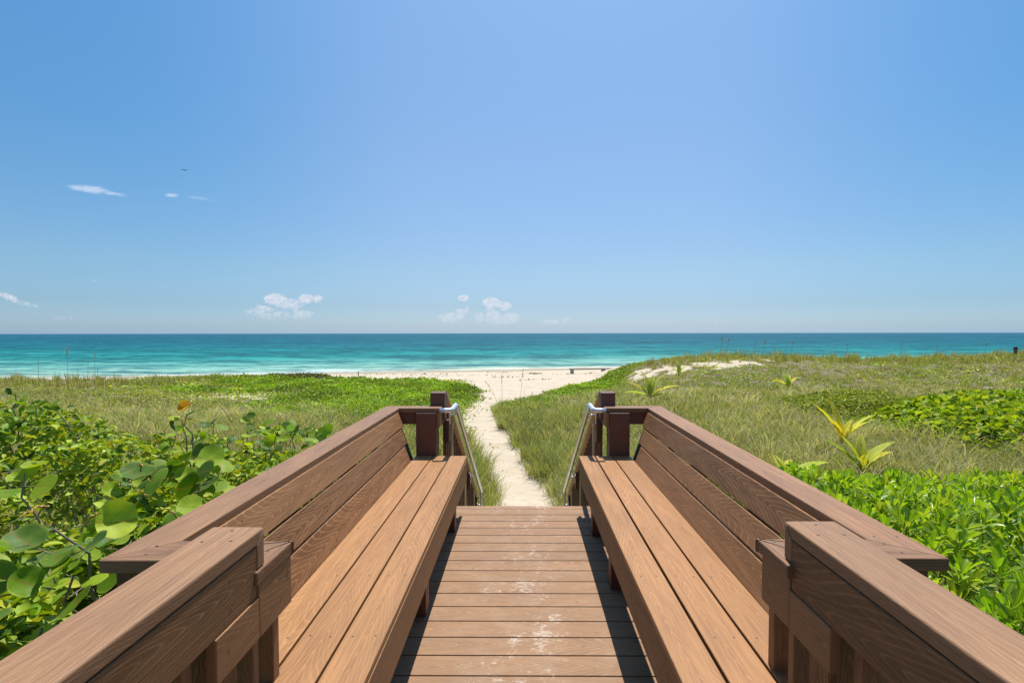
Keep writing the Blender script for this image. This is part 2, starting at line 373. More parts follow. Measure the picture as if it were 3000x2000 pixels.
sand_me.polygons.foreach_set('use_smooth', np.ones(len(sand_me.polygons), dtype=bool))
M_sand, t = newmat('sand')
geo = t.add('ShaderNodeNewGeometry'); P = geo.outputs['Position']
vg = t.add('ShaderNodeVertexColor', layer_name='Col').outputs[0]
sandc = t.ramp(t.noise(P, 1.1, 5, .6), [(.3, (.46, .385, .285)), (.7, (.56, .47, .365))])
sandc = t.mix(t.mr(t.noise(P, 60, 3, .7), .6, .75, 0, .25), sandc, (.30, .24, .17))
sy = t.add('ShaderNodeSeparateXYZ', inp={0: P}).outputs
wet = t.mr(t.m('ADD', sy[2], t.m('MULTIPLY', t.noise(P, .25, 3, .5), .1)), -3.11, -3.00, 1, 0)
sandc = t.mix(wet, sandc, (.33, .28, .20))
soil = t.ramp(t.noise(P, 9, 6, .7), [(.35, (.07, .062, .035)), (.55, (.17, .145, .085)), (.72, (.40, .35, .25))])  # litter brown, darkened to paint in the shadows between tufts
bw = t.noise(P, 6, 4, .7)
vf = t.mr(t.m('ADD', vg, t.m('MULTIPLY', t.m('SUBTRACT', bw, .5), .8)), .4, .75, 0, .9)
cc_ = t.mix(vf, sandc, soil)
bmp = t.add('ShaderNodeBump', inp={'Strength': .7, 'Distance': .08, 'Height': t.m('ADD', t.noise(P, 4.0, 5, .6), t.m('MULTIPLY', t.noise(P, 22, 4, .6), .35))})
bs = t.add('ShaderNodeBsdfPrincipled', inp={'Base Color': cc_, 'Roughness': .95, 'Specular IOR Level': .1, 'Normal': bmp.outputs[0]})
finish(t, bs.outputs[0])
tag(link(sand_me, 'sand', None, M_sand), kind='structure')
# ---------------------------------------------------------------- sea
SEA = -3.2
ex = [-45000, -8000, -1500, -300, -80, 80, 300, 1500, 8000, 45000]; ey = [48, 62, 90, 160, 400, 1500, 6000, 20000, 60000]
EX, EY = np.meshgrid(ex, ey); sea_me = grid_mesh('sea', EX.astype(float), EY.astype(float), np.full(EX.shape, SEA))
M_sea, t = newmat('sea_water')
geo = t.add('ShaderNodeNewGeometry'); P = geo.outputs['Position']; s3 = t.add('ShaderNodeSeparateXYZ', inp={0: P}).outputs
sxc = t.m('MAXIMUM', t.m('MINIMUM', s3[0], 14.0), -53.0)
shy_ = t.m('ADD', t.m('SUBTRACT', s3[1], t.m('MULTIPLY', sxc, .28)), -8.0)
off = t.m('MULTIPLY', t.m('SUBTRACT', t.noise(t.scale(P, (.4, 1.2, 1)), .05, 5, .7), .5), 16)
tt = t.m('DIVIDE', 62.0, t.m('MAXIMUM', t.m('ADD', shy_, off), 40.0))
seac = t.ramp(tt, [(0.0, (.006, .058, .102)), (.10, (.003, .053, .088)), (.25, (.002, .060, .090)), (.42, (.003, .084, .102)), (.58, (.006, .108, .118)), (.74, (.034, .158, .158)), (.90, (.062, .18, .172)), (1.0, (.12, .215, .19))])
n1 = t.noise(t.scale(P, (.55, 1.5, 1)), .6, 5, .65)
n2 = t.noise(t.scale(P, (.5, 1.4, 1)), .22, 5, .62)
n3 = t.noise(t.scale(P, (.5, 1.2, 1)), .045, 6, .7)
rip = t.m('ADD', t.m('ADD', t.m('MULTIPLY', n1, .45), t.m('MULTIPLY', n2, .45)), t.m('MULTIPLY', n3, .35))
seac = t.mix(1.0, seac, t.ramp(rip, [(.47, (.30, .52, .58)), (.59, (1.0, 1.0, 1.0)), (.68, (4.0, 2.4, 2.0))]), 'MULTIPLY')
# whitecaps and the wash at the edge
wc = t.noise(t.scale(P, (.18, 1.0, 1)), .55, 3, .5, .4)
wsel = t.noise(t.scale(P, (1, 1, 1), (40, 9, 0)), .07, 3, .6)
foam = t.m('MULTIPLY', t.mr(wc, .70, .74, 0, 1), t.mr(wsel, .52, .62, 0, .8))
Pw = t.add('ShaderNodeCombineXYZ', inp={0: s3[0], 1: t.m('ADD', s3[1], t.m('MULTIPLY', t.m('SUBTRACT', t.noise(P, .12, 3, .5), .5), 5)), 2: 0.0}).outputs[0]
s4 = t.add('ShaderNodeSeparateXYZ', inp={0: Pw}).outputs
dsh = t.m('SUBTRACT', s4[1], t.m('MULTIPLY_ADD', sxc, .28, 70.0))
edge = t.m('MULTIPLY', t.mr(t.m('ABSOLUTE', t.m('SUBTRACT', dsh, .2)), .1, .8, .8, 0), t.mr(t.noise(P, 1.6, 4, .7), .35, .55, .25, 1))
def surf(d0, wd, th, sc_):
    return t.m('MULTIPLY', t.mr(t.m('ABSOLUTE', t.m('SUBTRACT', dsh, d0)), wd * .3, wd, 1, 0), t.mr(t.m('ADD', t.m('MULTIPLY', t.noise(t.scale(P, (.5, 2.5, 1)), sc_, 6, .78), .6), t.m('MULTIPLY', t.noise(t.scale(P, (1, .2, 1)), .045, 2, .5), .5)), th, th + .05, 0, .8))
s_all = t.m('MAXIMUM', t.m('MULTIPLY', surf(4.5, 2.5, .61, 1.6), .5), surf(17, 2.0, .63, 1.4))
cx = t.m('DIVIDE', t.m('ADD', s3[0], 24.5), 4.2); cy = t.m('DIVIDE', t.m('SUBTRACT', s3[1], 67.0), 2.6)
brk = t.m('MULTIPLY', t.mr(t.m('ADD', t.m('MULTIPLY', cx, cx), t.m('MULTIPLY', cy, cy)), .2, 1, 1, 0), t.mr(t.noise(t.scale(P, (1, 2, 1)), 2.2, 5, .7), .46, .56, 0, .9))
foam = t.m('MAXIMUM', t.m('MAXIMUM', foam, edge), t.m('MAXIMUM', s_all, brk))
foam = t.m('MULTIPLY', foam, t.mr(s3[1], 55, 500, 1, .45))
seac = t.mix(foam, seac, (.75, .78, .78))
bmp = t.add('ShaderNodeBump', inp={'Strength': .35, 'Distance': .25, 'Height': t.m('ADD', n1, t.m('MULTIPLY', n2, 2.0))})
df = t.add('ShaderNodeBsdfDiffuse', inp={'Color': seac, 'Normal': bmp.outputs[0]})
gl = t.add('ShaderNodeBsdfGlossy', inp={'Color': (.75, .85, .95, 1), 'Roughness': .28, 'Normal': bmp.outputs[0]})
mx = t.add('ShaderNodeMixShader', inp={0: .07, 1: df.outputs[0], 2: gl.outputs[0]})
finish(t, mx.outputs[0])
tag(link(sea_me, 'sea', None, M_sea), kind='structure')
# ================================================================ the deck
deck = thing('boardwalk_deck', 'brown composite boardwalk floor with white scuffs running between the two benches', 'boardwalk')
y = 4.335; e = 4.48
make_board('nosing_board', (-1.15, 4.4425, -.0125), (1.15, 4.4425, -.0125), .072, .025, (0, 0, 1), M_deck, deck, .004)
yt = 4.4025; k = 0
while yt > -1.3:
    sc = []
    for xs in (-.30, .30):
        if (k % 3) and k > 3: sc += [(xs + 1.15 + rnd.uniform(-.02, .02), rnd.uniform(-.05, .05), 1)]
    make_board('deck_board', (-1.15, yt - .0705, -.0125), (1.15, yt - .0705, -.0125), .1378, .025, (0, 0, 1), M_deck, deck, .003, screws=sc)
    yt -= .1448; k += 1
for xj in (-1.08, -.54, 0, .54, 1.08): box('joist', (xj - .02, -1.3, -.22), (xj + .02, 4.40, -.028), M_frame, deck, .002)
box('end_beam', (-1.15, 4.405, -.22), (1.15, 4.445, -.028), M_frame, deck, .002)
for xp in (-1.0, 1.0):
    for yp in (.2, 4.2): box('support_post', (xp - .07, yp - .07, -2.3), (xp + .07, yp + .07, -.225), M_frame, deck, .004)
# staircase down to the sand
stair = thing('staircase', 'composite steps dropping from the end of the boardwalk to the sand path', 'stairs', (0, 4.48, 0))
for i in range(10):
    z = -.172 * (i + 1); yy = 4.49 + .29 * i
    for q in range(2): box('tread', (-.62, yy + q * .142, z - .025), (.62, yy + q * .142 + .138, z), M_deck, stair, .003)
for xs in (-.64, .64):
    make_board('stringer', (xs, 4.50, -.24), (xs, 7.5, -2.02), .26, .035, (1, 0, 0), M_frame, stair, .002)
# ================================================================ benches
SC = [1.75, 2.2, 2.75, 3.3, 3.85, 4.3]
def bench(sg, label):
    b = thing('bench', label, 'bench', (sg * .8, 2.9, 0), 'wooden benches facing each other across the boardwalk')
    xf = .466 if sg < 0 else .466
    xin = 1.035 if sg < 0 else 1.045; xout = xin + .14; zc = .845
    Y0 = 1.50; Y1 = 4.372
    # seat boards
    for i, (a0, a1) in enumerate(((xf, .603), (.611, .747), (.755, .893)) if sg < 0 else ((xf, .595), (.606, .742), (.751, .893))):
        scs = []
        for s_ in SC:
            for q in (-.035, .035):
                if rnd.random() < .8: scs.append((s_ - Y0 + rnd.uniform(-.008, .008), q + rnd.uniform(-.006, .006), 1))
        xm = sg * (a0 + a1) / 2
        make_board('seat_board', (xm, Y0, .4375), (xm, Y1 + .02 + rnd.uniform(0, .004), .4375), a1 - a0, .025, (0, 0, 1), M_seat, b, .004, screws=scs, seg=3)
    scs = [(s_ - Y0, q * (1 if sg > 0 else 1), f) for s_ in (2.0, 2.6, 3.3, 3.9) for q in (-.045, .045) for f in (1, -1)]
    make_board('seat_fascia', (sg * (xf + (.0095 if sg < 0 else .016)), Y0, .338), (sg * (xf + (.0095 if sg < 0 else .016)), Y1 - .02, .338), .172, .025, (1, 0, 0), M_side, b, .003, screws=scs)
    box('seat_frame', (min(sg * .51, sg * .545), Y0, .26), (max(sg * .51, sg * .545), Y1 - .05, .42), M_frame, b, .002)
    box('seat_frame', (min(sg * .86, sg * .895), Y0, .26), (max(sg * .86, sg * .895), Y1 - .05, .42), M_frame, b, .002)
    legy = (1.65, 2.75, 3.92) if sg < 0 else (1.9, 3.04, 3.84)
    for ly in legy:
        box('leg', (min(sg * .503, sg * .592), ly - .045, 0), (max(sg * .503, sg * .592), ly + .045, .259), M_dark, b, .003)
        box('leg', (min(sg * .83, sg * .919), ly - .045, 0), (max(sg * .83, sg * .919), ly + .045, .259), M_dark, b, .003)
        box('cross_beam', (min(sg * .547, sg * .858), ly - .02, .262), (max(sg * .547, sg * .858), ly + .02, .42), M_frame, b, .002)
    # leaning back boards
    bx, bz = .900, .452; tx, tz = 1.030, .815
    d = Vector((tx - bx, 0, tz - bz)); Ld = d.length; d.normalize()
    up = Vector((-sg * d.z, 0, d.x))
    pw = [(-.03, .122), (.130, .252), (.2605, Ld)]
    ends = (4.215, 4.30, 4.375)
    for i, (a0, a1) in enumerate(pw):
        mid = (a0 + a1) / 2; cx_ = bx + d.x * mid; cz = bz + d.z * mid
        c0 = Vector((sg * cx_, 1.46, cz)) - up * .0125
        c1 = Vector((sg * cx_, ends[i], cz)) - up * .0125
        scs = []
        for s_ in (1.9, 2.55, 3.2, 3.85):
            for q in (-.03, .035): scs.append((s_ - 1.46 + rnd.uniform(-.01, .01), q, 1))
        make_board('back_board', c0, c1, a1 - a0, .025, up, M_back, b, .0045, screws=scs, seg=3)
    # metal uprights behind the boards
    for ub in (1.7, 2.35, 3.0, 3.65, 4.345):
        p0 = Vector((sg * (bx - .004), ub, bz - .02)) - up * .047; p1 = Vector((sg * (tx), ub, tz + .005)) - up * .047
        if ub > 4: p0 = Vector((sg * (bx), ub, bz - .02)) - up * .028; p1 = Vector((sg * (tx), ub, tz)) - up * .028
        make_board('back_bracket', p0, p1, .045, .035, up, M_gap, b, .002)
    # cap boards with mitred corners
    zc0 = zc - .019
    xm = sg * (xin + xout) / 2
    c1 = ((sg * xout, 1.437, zc), Vector((sg * (-(1)), -1, 0)).normalized() * 1.0)
    # mitre plane near: line from outer corner (xout,1.437) to inner (xin,1.577)
    nn = Vector((-sg * 1.0, -1.0, 0)).normalized()   # points to the side removed from the long board
    nf = Vector((-sg * 1.0, 1.0, 0)).normalized()
    yc = 1.437 if sg < 0 else 1.460
    pn = Vector((sg * xout, yc, zc)); pf = Vector((sg * xout, 4.562, zc))
    scs = [(s_ - 1.40, q, 1) for s_ in (1.62, 2.35, 3.1, 3.9, 4.4) for q in (-.035, .035) if rnd.random() < .75]
    make_board('top_cap', (xm, 1.40, zc0), (xm, 4.60, zc0), .14, .038, (0, 0, 1), M_cap, b, .0045, cuts=((pn - nn * .0006, nn), (pf - nf * .0006, nf)), screws=scs, seg=3)
    make_board('far_cap', (sg * 1.2, 4.492, zc0), (sg * .690, 4.492, zc0), .14, .038, (0, 0, 1), M_cap, b, .0045, cuts=((pf + nf * .0006, -nf),), seg=3)
    xl = .696 if sg < 0 else .712
    n2_ = Vector((sg * 1.0, -1.0, 0)).normalized()
    pm = Vector((sg * xl, 1.577, zc))
    make_board('near_cap', (sg * 1.2, yc + .07, zc0), (sg * xl, yc + .07, zc0), .14, .038, (0, 0, 1), M_cap, b, .0045, cuts=((pn + nn * .0006, -nn), (Vector((sg * xl, yc + .1394, zc)), Vector((-sg, -1, 0)).normalized())), screws=((.12, .03, 1), (.13, -.03, 1)), seg=3)
    # beam below the cap, and the posts
    box('cap_beam', (min(sg * 1.09, sg * 1.125), 1.56, .69), (max(sg * 1.09, sg * 1.125), 4.44, .806), M_frame, b, .002)
    box('far_rail', (min(sg * .90, sg * 1.11), 4.445, .705), (max(sg * .90, sg * 1.11), 4.48, .8065), M_dark, b, .003)
    box('near_rail', (min(sg * .86, sg * 1.15), yc + .031, .67), (max(sg * .86, sg * 1.15), yc + .068, .8065), M_dark, b, .003)
    box('back_post', (min(sg * 1.06, sg * 1.148), yc + .071, -.02), (max(sg * 1.06, sg * 1.148), yc + .16, .806), M_dark, b, .004)
    for yp in (2.5, 3.5): box('back_post', (min(sg * 1.128, sg * 1.20) - 0, yp - .045, -.02), (max(sg * 1.128, sg * 1.20), yp + .045, .806), M_dark, b, .004)
    box('back_post', (min(sg * 1.06, sg * 1.148), 4.485, -.02), (max(sg * 1.06, sg * 1.148), 4.55, .806), M_dark, b, .004)
    # wrapped corner post at the far end and the short board beside it
    box('corner_post', (min(sg * .722, sg * .892), 4.40, 0), (max(sg * .722, sg * .892), 4.55, .8055), M_dark, b, .004)
    box('side_board', (min(sg * .694, sg * .7195), 4.405, .685), (max(sg * .694, sg * .7195), 4.74, .8055), M_side, b, .004)
    return b
bench(-1, 'left-hand bench of brown composite boards with slatted back, beside the round-leaved bushes')
bench(1, 'right-hand bench of brown composite boards, daylight showing through its back slats')
# ================================================================ near railings
def near_railing(sg, label):
    x0 = .701 if sg < 0 else .728                       # walkway-side edge
    ye = 1.415 if sg < 0 else 1.465                     # far end
    r = thing('deck_railing', label, 'railing', (sg * .78, .6, 0), 'high railings at the near end of the boardwalk')
    zt = .948
    nm = Vector((0, 1, -1)).normalized()
    pe = Vector((0, ye, zt))
    xm = sg * (x0 + .07)
    scs = [(ye + 1.2 - .10, -.035, 1), (ye + 1.2 - .105, .035, 1), (ye + 1.2 - .03, 0, 1), (.55 + 1.2, .03, 1)]
    make_board('top_cap', (xm, -1.2, zt - .019), (xm, ye, zt - .019), .14, .038, (0, 0, 1), M_cap, r, .006, cuts=((pe - nm * .0006, nm),), screws=scs, seg=3)
    make_board('end_cap', (xm, ye - .019, .8465), (xm, ye - .019, zt), .14, .038, (0, 1, 0), M_cap, r, .004, cuts=((pe + nm * .0006, -nm),))
    ze = zt - .040
    scs = [(ye - .026 + 1.2 - .14, q, f) for q in (-.035, .035) for f in (1, -1)]
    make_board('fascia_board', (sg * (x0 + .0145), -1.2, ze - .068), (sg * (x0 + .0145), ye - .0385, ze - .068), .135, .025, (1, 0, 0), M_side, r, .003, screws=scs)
    # lower cap and lower fascia at the bench end
    xl = .696 if sg < 0 else .712
    yl = 1.577 if sg < 0 else 1.600
    zc = .845
    make_board('low_cap', (sg * (xl + .07), ye - .052, zc - .019), (sg * (xl + .07), yl, zc - .019), .14, .038, (0, 0, 1), M_cap, r, .0045,
               cuts=((Vector((sg * xl, yl, zc)), Vector((sg, 1, 0)).normalized()),) , screws=((.14, -.03, 1), (.16, .03, 1)), seg=3)
    yn = 1.18 if sg < 0 else 1.235
    yf = yl - .004
    hl = ze - .1362
    # L-shaped lower fascia: tall part beyond the high rail, low part under it
    make_board('low_fascia', (sg * (x0 + .013 - .002), ye - .036, .734), (sg * (x0 + .011), yf, .734), .144, .026, (1, 0, 0), M_side, r, .003, screws=((.12, .03, 1), (.12, -.03, 1), (.12, .03, -1), (.12, -.03, -1)))
    make_board('low_fascia', (sg * (x0 + .011), yn, (hl + .662) / 2), (sg * (x0 + .011), ye - .0362, (hl + .662) / 2), hl - .662, .026, (1, 0, 0), M_side, r, .003, screws=((.05, .0, 1), (.05, .0, -1)))
    # newel, posts and balusters
    xp0, xp1 = x0 + .0285, x0 + .10
    def vert(nm_, ya, yb, dx=0.0, mat=M_side, top=.80):
        box(nm_, (min(sg * (xp0 + dx), sg * (xp1)), ya, 0), (max(sg * (xp0 + dx), sg * (xp1)), yb, top), mat, r, .003, long=2)
    off_ = 0 if sg < 0 else .06
    vert('end_post', 1.515 + off_, 1.552 + off_, top=.805)
    vert('baluster', 1.40 + off_, 1.43 + off_, .0, top=.80)
    vert('rail_post', 1.23 + off_, 1.32 + off_, .0, top=.84)
    yb = 1.12 + off_
    while yb > -1.1:
        vert('baluster', yb, yb + .032, .01, top=.84); yb -= .115
    box('outer_board', (min(sg * (x0 + .115), sg * (x0 + .14)), -1.2, .76), (max(sg * (x0 + .115), sg * (x0 + .14)), ye - .03, .9), M_side, r, .003)
    return r
near_railing(-1, 'high brown composite railing on the left, nearest the viewer, ending at the left bench')
near_railing(1, 'high brown composite railing on the right, nearest the viewer, ending at the right bench')
# ================================================================ stair railings + metal handrails
def stair_rail(sg, label):
    r = thing('stair_railing', label, 'railing', (sg * .73, 4.6, 0), 'sloping wooden railings beside the stairs')
    xa, xb = (.665, .80)
    box('newel_post', (min(sg * (xa + .008), sg * xb), 4.565, .72), (max(sg * (xa + .008), sg * xb), 4.695, .958), M_dark, r, .006, screws=())
    zt, yt_, sl = .93, 4.70, -.588
    y1 = 7.95; L1 = y1 - yt_
    xm = sg * (xa + xb) / 2
    make_board('sloped_cap', (xm, yt_, zt), (xm, y1, zt + sl * L1), xb - xa, .035, (0, .588, 1), M_slat, r, .005)
    make_board('sloped_rail', (sg * (xa + .075), yt_, zt - .10), (sg * (xa + .075), y1, zt - .10 + sl * L1), .10, .035, (1, 0, 0), M_dark, r, .003)
    yb = 4.78; i = 0
    while yb < 7.8:
        zc_ = zt - .06 + sl * (yb - yt_)
        if i % 9 == 3:
            box('baluster_post', (min(sg * (xa + .02), sg * (xa + .055)), yb - .045, zc_ - 1.0), (max(sg * (xa + .02), sg * (xa + .055)), yb + .045, zc_), M_slat, r, .003, long=2)
        else:
            box('baluster', (min(sg * (xa + .025), sg * (xa + .056)), yb - .017, zc_ - .98), (max(sg * (xa + .025), sg * (xa + .056)), yb + .017, zc_ - .01), M_frame, r, .002, long=2)  # darker timber colour stands in for shade on the baluster fronts
        yb += .128; i += 1
    zb = zt + sl * L1
    box('foot_post', (min(sg * (xa + .02), sg * xb), 7.84, -2.2), (max(sg * (xa + .02), sg * xb), 7.93, zb - .06), M_slat, r, .004)
    blocks = [(4.72, .60), (6.55, -.36), (7.62, -.98)]
    for (by, bz_) in blocks:
        box('mounting_block', (min(sg * .655, sg * .688), by - .045, bz_ - .10), (max(sg * .655, sg * .688), by + .045, bz_ + .10), M_dark, r, .004, long=2)
    return blocks
def handrail(sg, label, blocks):
    h = thing('handrail', label, 'handrail', (sg * .6, 4.4, .83), 'metal handrails of the stairs')
    x = sg * .592
    pts = [(sg * .69, 4.385, .83), (x, 4.385, .83), (x, 4.70, .838), (x, 7.50, -.775), (x + sg * .004, 7.53, -1.75)]
    f = fillet(pts[:3], .045, 6)[:-1]
    f2 = fillet([pts[1], pts[2], pts[3], pts[4]], .05, 6)[1:]
    tube('pipe', f + f2, .0205, M_alu, h, 16)
    for (by, bz_) in blocks:
        zp = .838 + (-.775 - .838) * (by - 4.70) / 2.8 if by < 7.5 else -.9
        zb = zp - .085
        if by > 7.5: zb = bz_
        tube('bracket', fillet([(sg * .652, by, zb), (x, by, zb), (x, by, max(zp - .012, zb + .002))], .02, 5) if by < 7.5 else [(sg * .652, by - .1, zb), (x, by - .1, zb)], .0075, M_alu, h, 8)
        box('bracket_plate', (min(sg * .648, sg * .654), by - .022 - (.1 if by > 7.5 else 0), zb - .08), (max(sg * .648, sg * .654), by + .022 - (.1 if by > 7.5 else 0), zb + .03), M_alu, h, .001, long=2)
bl = stair_rail(-1, 'sloping wooden stair railing with upright slats, on the left of the steps')
handrail(-1, 'white metal pipe handrail bolted to the left stair railing', bl)
bl = stair_rail(1, 'sloping wooden stair railing with upright slats, on the right of the steps')
handrail(1, 'white metal pipe handrail bolted to the right stair railing', bl)
# ================================================================ foliage
rng = np.random.default_rng(11)
def leaf_mat(name, rough=.4, trans=.4, vein=None, spec=.4, tcol=(1.25, 1.2, .5), laterals=9.0):
    m, t = newmat(name)
    c = t.add('ShaderNodeVertexColor', layer_name='Col').outputs[0]
    c0 = c
    if vein is not None:
        uvn = t.add('ShaderNodeUVMap', uv_map='UVMap').outputs[0]
        s = t.add('ShaderNodeSeparateXYZ', inp={0: uvn}).outputs
        av = t.m('ABSOLUTE', s[1])
        mid = t.mr(av, .006, .022, .8, 0)
        lat = t.m('ABSOLUTE', t.m('SUBTRACT', t.m('FRACT', t.m('MULTIPLY', t.m('SUBTRACT', s[0], t.m('MULTIPLY', av, .8)), laterals)), .5))
        lat = t.mr(lat, .0, .05, .4, 0)
        c = t.mix(t.m('MAXIMUM', mid, lat), c, vein)
        Pp = t.add('ShaderNodeNewGeometry').outputs['Position']
        sp_ = t.noise(Pp, 55, 3, .6)
        c = t.mix(t.mr(sp_, .70, .74, 0, .8), c, (.10, .06, .02))
        du_ = t.m('SUBTRACT', s[0], .5); rr_ = t.m('SQRT', t.m('ADD', t.m('MULTIPLY', du_, du_), t.m('MULTIPLY', s[1], s[1])))
        if name.startswith('sea_grape'): c = t.mix(t.mr(rr_, .46, .55, 0, .6), c, (.42, .46, .08))
        blotch = t.noise(t.scale(uvn, (1, 1, 1)), 3.0, 3, .6)
        c = t.mix(1.0, c, t.ramp(blotch, [(.3, (.85, .9, .8)), (.7, (1.15, 1.1, 1.1))]), 'MULTIPLY')
    b = t.add('ShaderNodeBsdfPrincipled', inp={'Base Color': c, 'Roughness': rough, 'Specular IOR Level': spec})
    tr = t.add('ShaderNodeBsdfTranslucent', inp={'Color': t.mix(1.0, c, tcol, 'MULTIPLY')})
    mx = t.add('ShaderNodeMixShader', inp={0: trans, 1: b.outputs[0], 2: tr.outputs[0]})
    finish(t, mx.outputs[0]); return m
M_grape = leaf_mat('sea_grape_leaf', .5, .36, vein=(.30, .13, .04), spec=.14, laterals=4.0, tcol=(1.5, 1.5, .35))
M_small = leaf_mat('small_leaf', .6, .26, vein=(.30, .36, .07), spec=.25, laterals=6.0, tcol=(1.5, 1.35, .35))
M_naup = leaf_mat('fleshy_leaf', .33, .45, vein=(.40, .50, .10), spec=.45, laterals=0.0, tcol=(1.4, 1.35, .35))
M_grass = leaf_mat('grass_blade', .6, .48, spec=.15, tcol=(1.25, 1.2, .6))
M_palm = leaf_mat('palm_frond', .6, .4, vein=(.40, .36, .08), spec=.2, laterals=0.0, tcol=(1.3, 1.15, .4))
M_twig = simple('twig_bark', (.22, .175, .13), .8, 0, .5, 12)
M_twigpale = simple('pale_twig', (.42, .38, .33), .8, 0, .3, 30)
M_stalk = simple('dry_stalk', (.36, .27, .14), .8, 0, .3, 30)
def template(kind):
    """2-D leaf outline: verts (u along 0..1, v across -.5...5, w lift), triangle fan faces"""
    if kind.startswith('round'):     # sea grape: wide, notched base
        n = 22 if kind == 'round' else 11; a = np.linspace(0, 2 * np.pi, n, endpoint=False) + np.pi / n
        u = .5 - .5 * np.cos(a); v = .56 * np.sin(a); u = np.where(u < .12, u + .05 - .0, u)
        w_ = .22 * (np.abs(v) ** 1.5) + .10 * (u - .5) ** 2 + .018 * np.sin(5 * a)
        rim = np.stack([u, v, w_], 1)
        mid = np.stack([.5 + (u - .5) * .5, v * .5, .22 * (np.abs(v * .5) ** 1.5) - .02], 1)
        ctr = np.array([[.5, 0, -.03]])
        V_ = np.concatenate([ctr, mid, rim])
        F_ = []
        for k in range(n):
            k2 = (k + 1) % n
            F_ += [(0, 1 + k, 1 + k2), (1 + k, 1 + n + k, 1 + n + k2), (1 + k, 1 + n + k2, 1 + k2)]
        return V_, np.array(F_)
    if kind == 'oval': pr = [(0, .02), (.15, .16), (.4, .26), (.65, .24), (.85, .13), (1, .0)]; bend = -.22; fold = .5
    if kind == 'spoon': pr = [(0, .03), (.25, .07), (.5, .13), (.75, .20), (.92, .17), (1.0, .04)]; bend = -.18; fold = .35
    if kind == 'tiny': pr = [(0, .02), (.35, .34), (.75, .30), (1, .0)]; bend = -.1; fold = .35
    if kind == 'blade': pr = [(0, .08), (.3, .085), (.6, .07), (.85, .04), (1, .0)]; bend = -.35; fold = .5
    V_ = []; F_ = []
    for (u, h) in pr:
        wv = bend * u * u
        V_ += [(u, -h, wv + fold * h), (u, 0, wv), (u, h, wv + fold * h)]
    for i in range(len(pr) - 1):
        for s in (0, 1):
            a, b, c, d = 3 * i + s, 3 * i + s + 1, 3 * i + 4 + s, 3 * i + 3 + s
            F_ += [(a, b, c), (a, c, d)]
    return np.array(V_), np.array(F_)
TPL = {k: template(k) for k in ('round', 'roundlo', 'oval', 'spoon', 'tiny', 'blade')}
def unit(a): return a / np.maximum(np.linalg.norm(a, axis=1, keepdims=True), 1e-9)
def leaves(pos, dirv, nor, size, kind, cols, widthf=1.0, curl=None):
    tv, tf = TPL[kind]; n = len(pos)
    d = unit(dirv); nn = nor - d * np.sum(nor * d, 1, keepdims=True); nn = unit(nn); s = np.cross(nn, d)
    wf = np.broadcast_to(np.asarray(widthf, float), (n,))
    cu = np.ones(n) if curl is None else curl
    V_ = (pos[:, None] + size[:, None, None] * (tv[None, :, 0, None] * d[:, None] + (tv[None, :, 1] * wf[:, None])[..., None] * s[:, None] + (tv[None, :, 2] * cu[:, None])[..., None] * nn[:, None]))
    F_ = tf[None] + (np.arange(n) * len(tv))[:, None, None]
    uv_ = np.broadcast_to(tv[None, :, :2], (n, len(tv), 2))
    cc = np.broadcast_to(cols[:, None], (n, len(tv), 3))
    return V_.reshape(-1, 3), F_.reshape(-1, 3), uv_.reshape(-1, 2), cc.reshape(-1, 3)
def build_leaves(name, packs, mat, parent=None, smooth=True):
    Vs, Fs, Us, Cs = [], [], [], []; o = 0
    for v, f, u, c in packs: Vs.append(v); Fs.append(f + o); Us.append(u); Cs.append(c); o += len(v)
    V_ = np.concatenate(Vs)
    if parent is not None: V_ = V_ - np.array(parent.location)
    me = raw_mesh(name, V_, np.concatenate(Fs), np.concatenate(Us), np.concatenate(Cs), smooth)
    return link(me, name, parent, mat)
def jit(base, n, var=.2, hue=.12):
    b = np.array(base)[None]; k = 1 + var * rng.standard_normal((n, 1)); h = hue * rng.standard_normal((n, 1))
    return np.clip(b * k * np.concatenate([1 + h * 1.2, 1 + h * .1, 1 - h], 1), .004, .9)
def pick(cols, probs, n, var=.18, hue=.1):
    idx = rng.choice(len(cols), n, p=np.array(probs) / sum(probs)); return np.clip(jit((1, 1, 1), n, var, hue) * np.array(cols)[idx], .003, .9)
def rdir(n, tmin, tmax):
    """random unit vectors tilted tmin..tmax degrees away from straight up"""
    t_ = np.radians(rng.uniform(tmin, tmax, n)); p_ = rng.uniform(0, 2 * np.pi, n)
    return np.stack([np.sin(t_) * np.cos(p_), np.sin(t_) * np.sin(p_), np.cos(t_)], 1)
def tubes_mesh(name, paths, mat, parent, seg=5):
    """many tapering twigs of ONE plant as one mesh: paths = [(points Nx3, r0, r1)]"""
    Vs, Fs = [], []; o = 0
    for pts, r0, r1 in paths:
        pts = np.asarray(pts, float); n = len(pts)
        d = np.gradient(pts, axis=0); d = unit(d)
        ref = np.array([0.3, .9, .1]); a = unit(np.cross(d, ref[None])); b = np.cross(d, a)
        rr = np.linspace(r0, r1, n)[:, None, None]; an = np.arange(seg) * 2 * np.pi / seg
        ring = pts[:, None] + rr * (np.cos(an)[None, :, None] * a[:, None] + np.sin(an)[None, :, None] * b[:, None])
        i = np.arange(n * seg).reshape(n, seg)
        f = np.stack([i[:-1], np.roll(i[:-1], -1, 1), np.roll(i[1:], -1, 1), i[1:]], -1).reshape(-1, 4)
        Vs.append(ring.reshape(-1, 3)); Fs.append(f + o); o += n * seg
    V_ = np.concatenate(Vs)
    if parent is not None: V_ = V_ - np.array(parent.location)
    return link(raw_mesh(name, V_, np.concatenate(Fs), smooth=True), name, parent, mat)
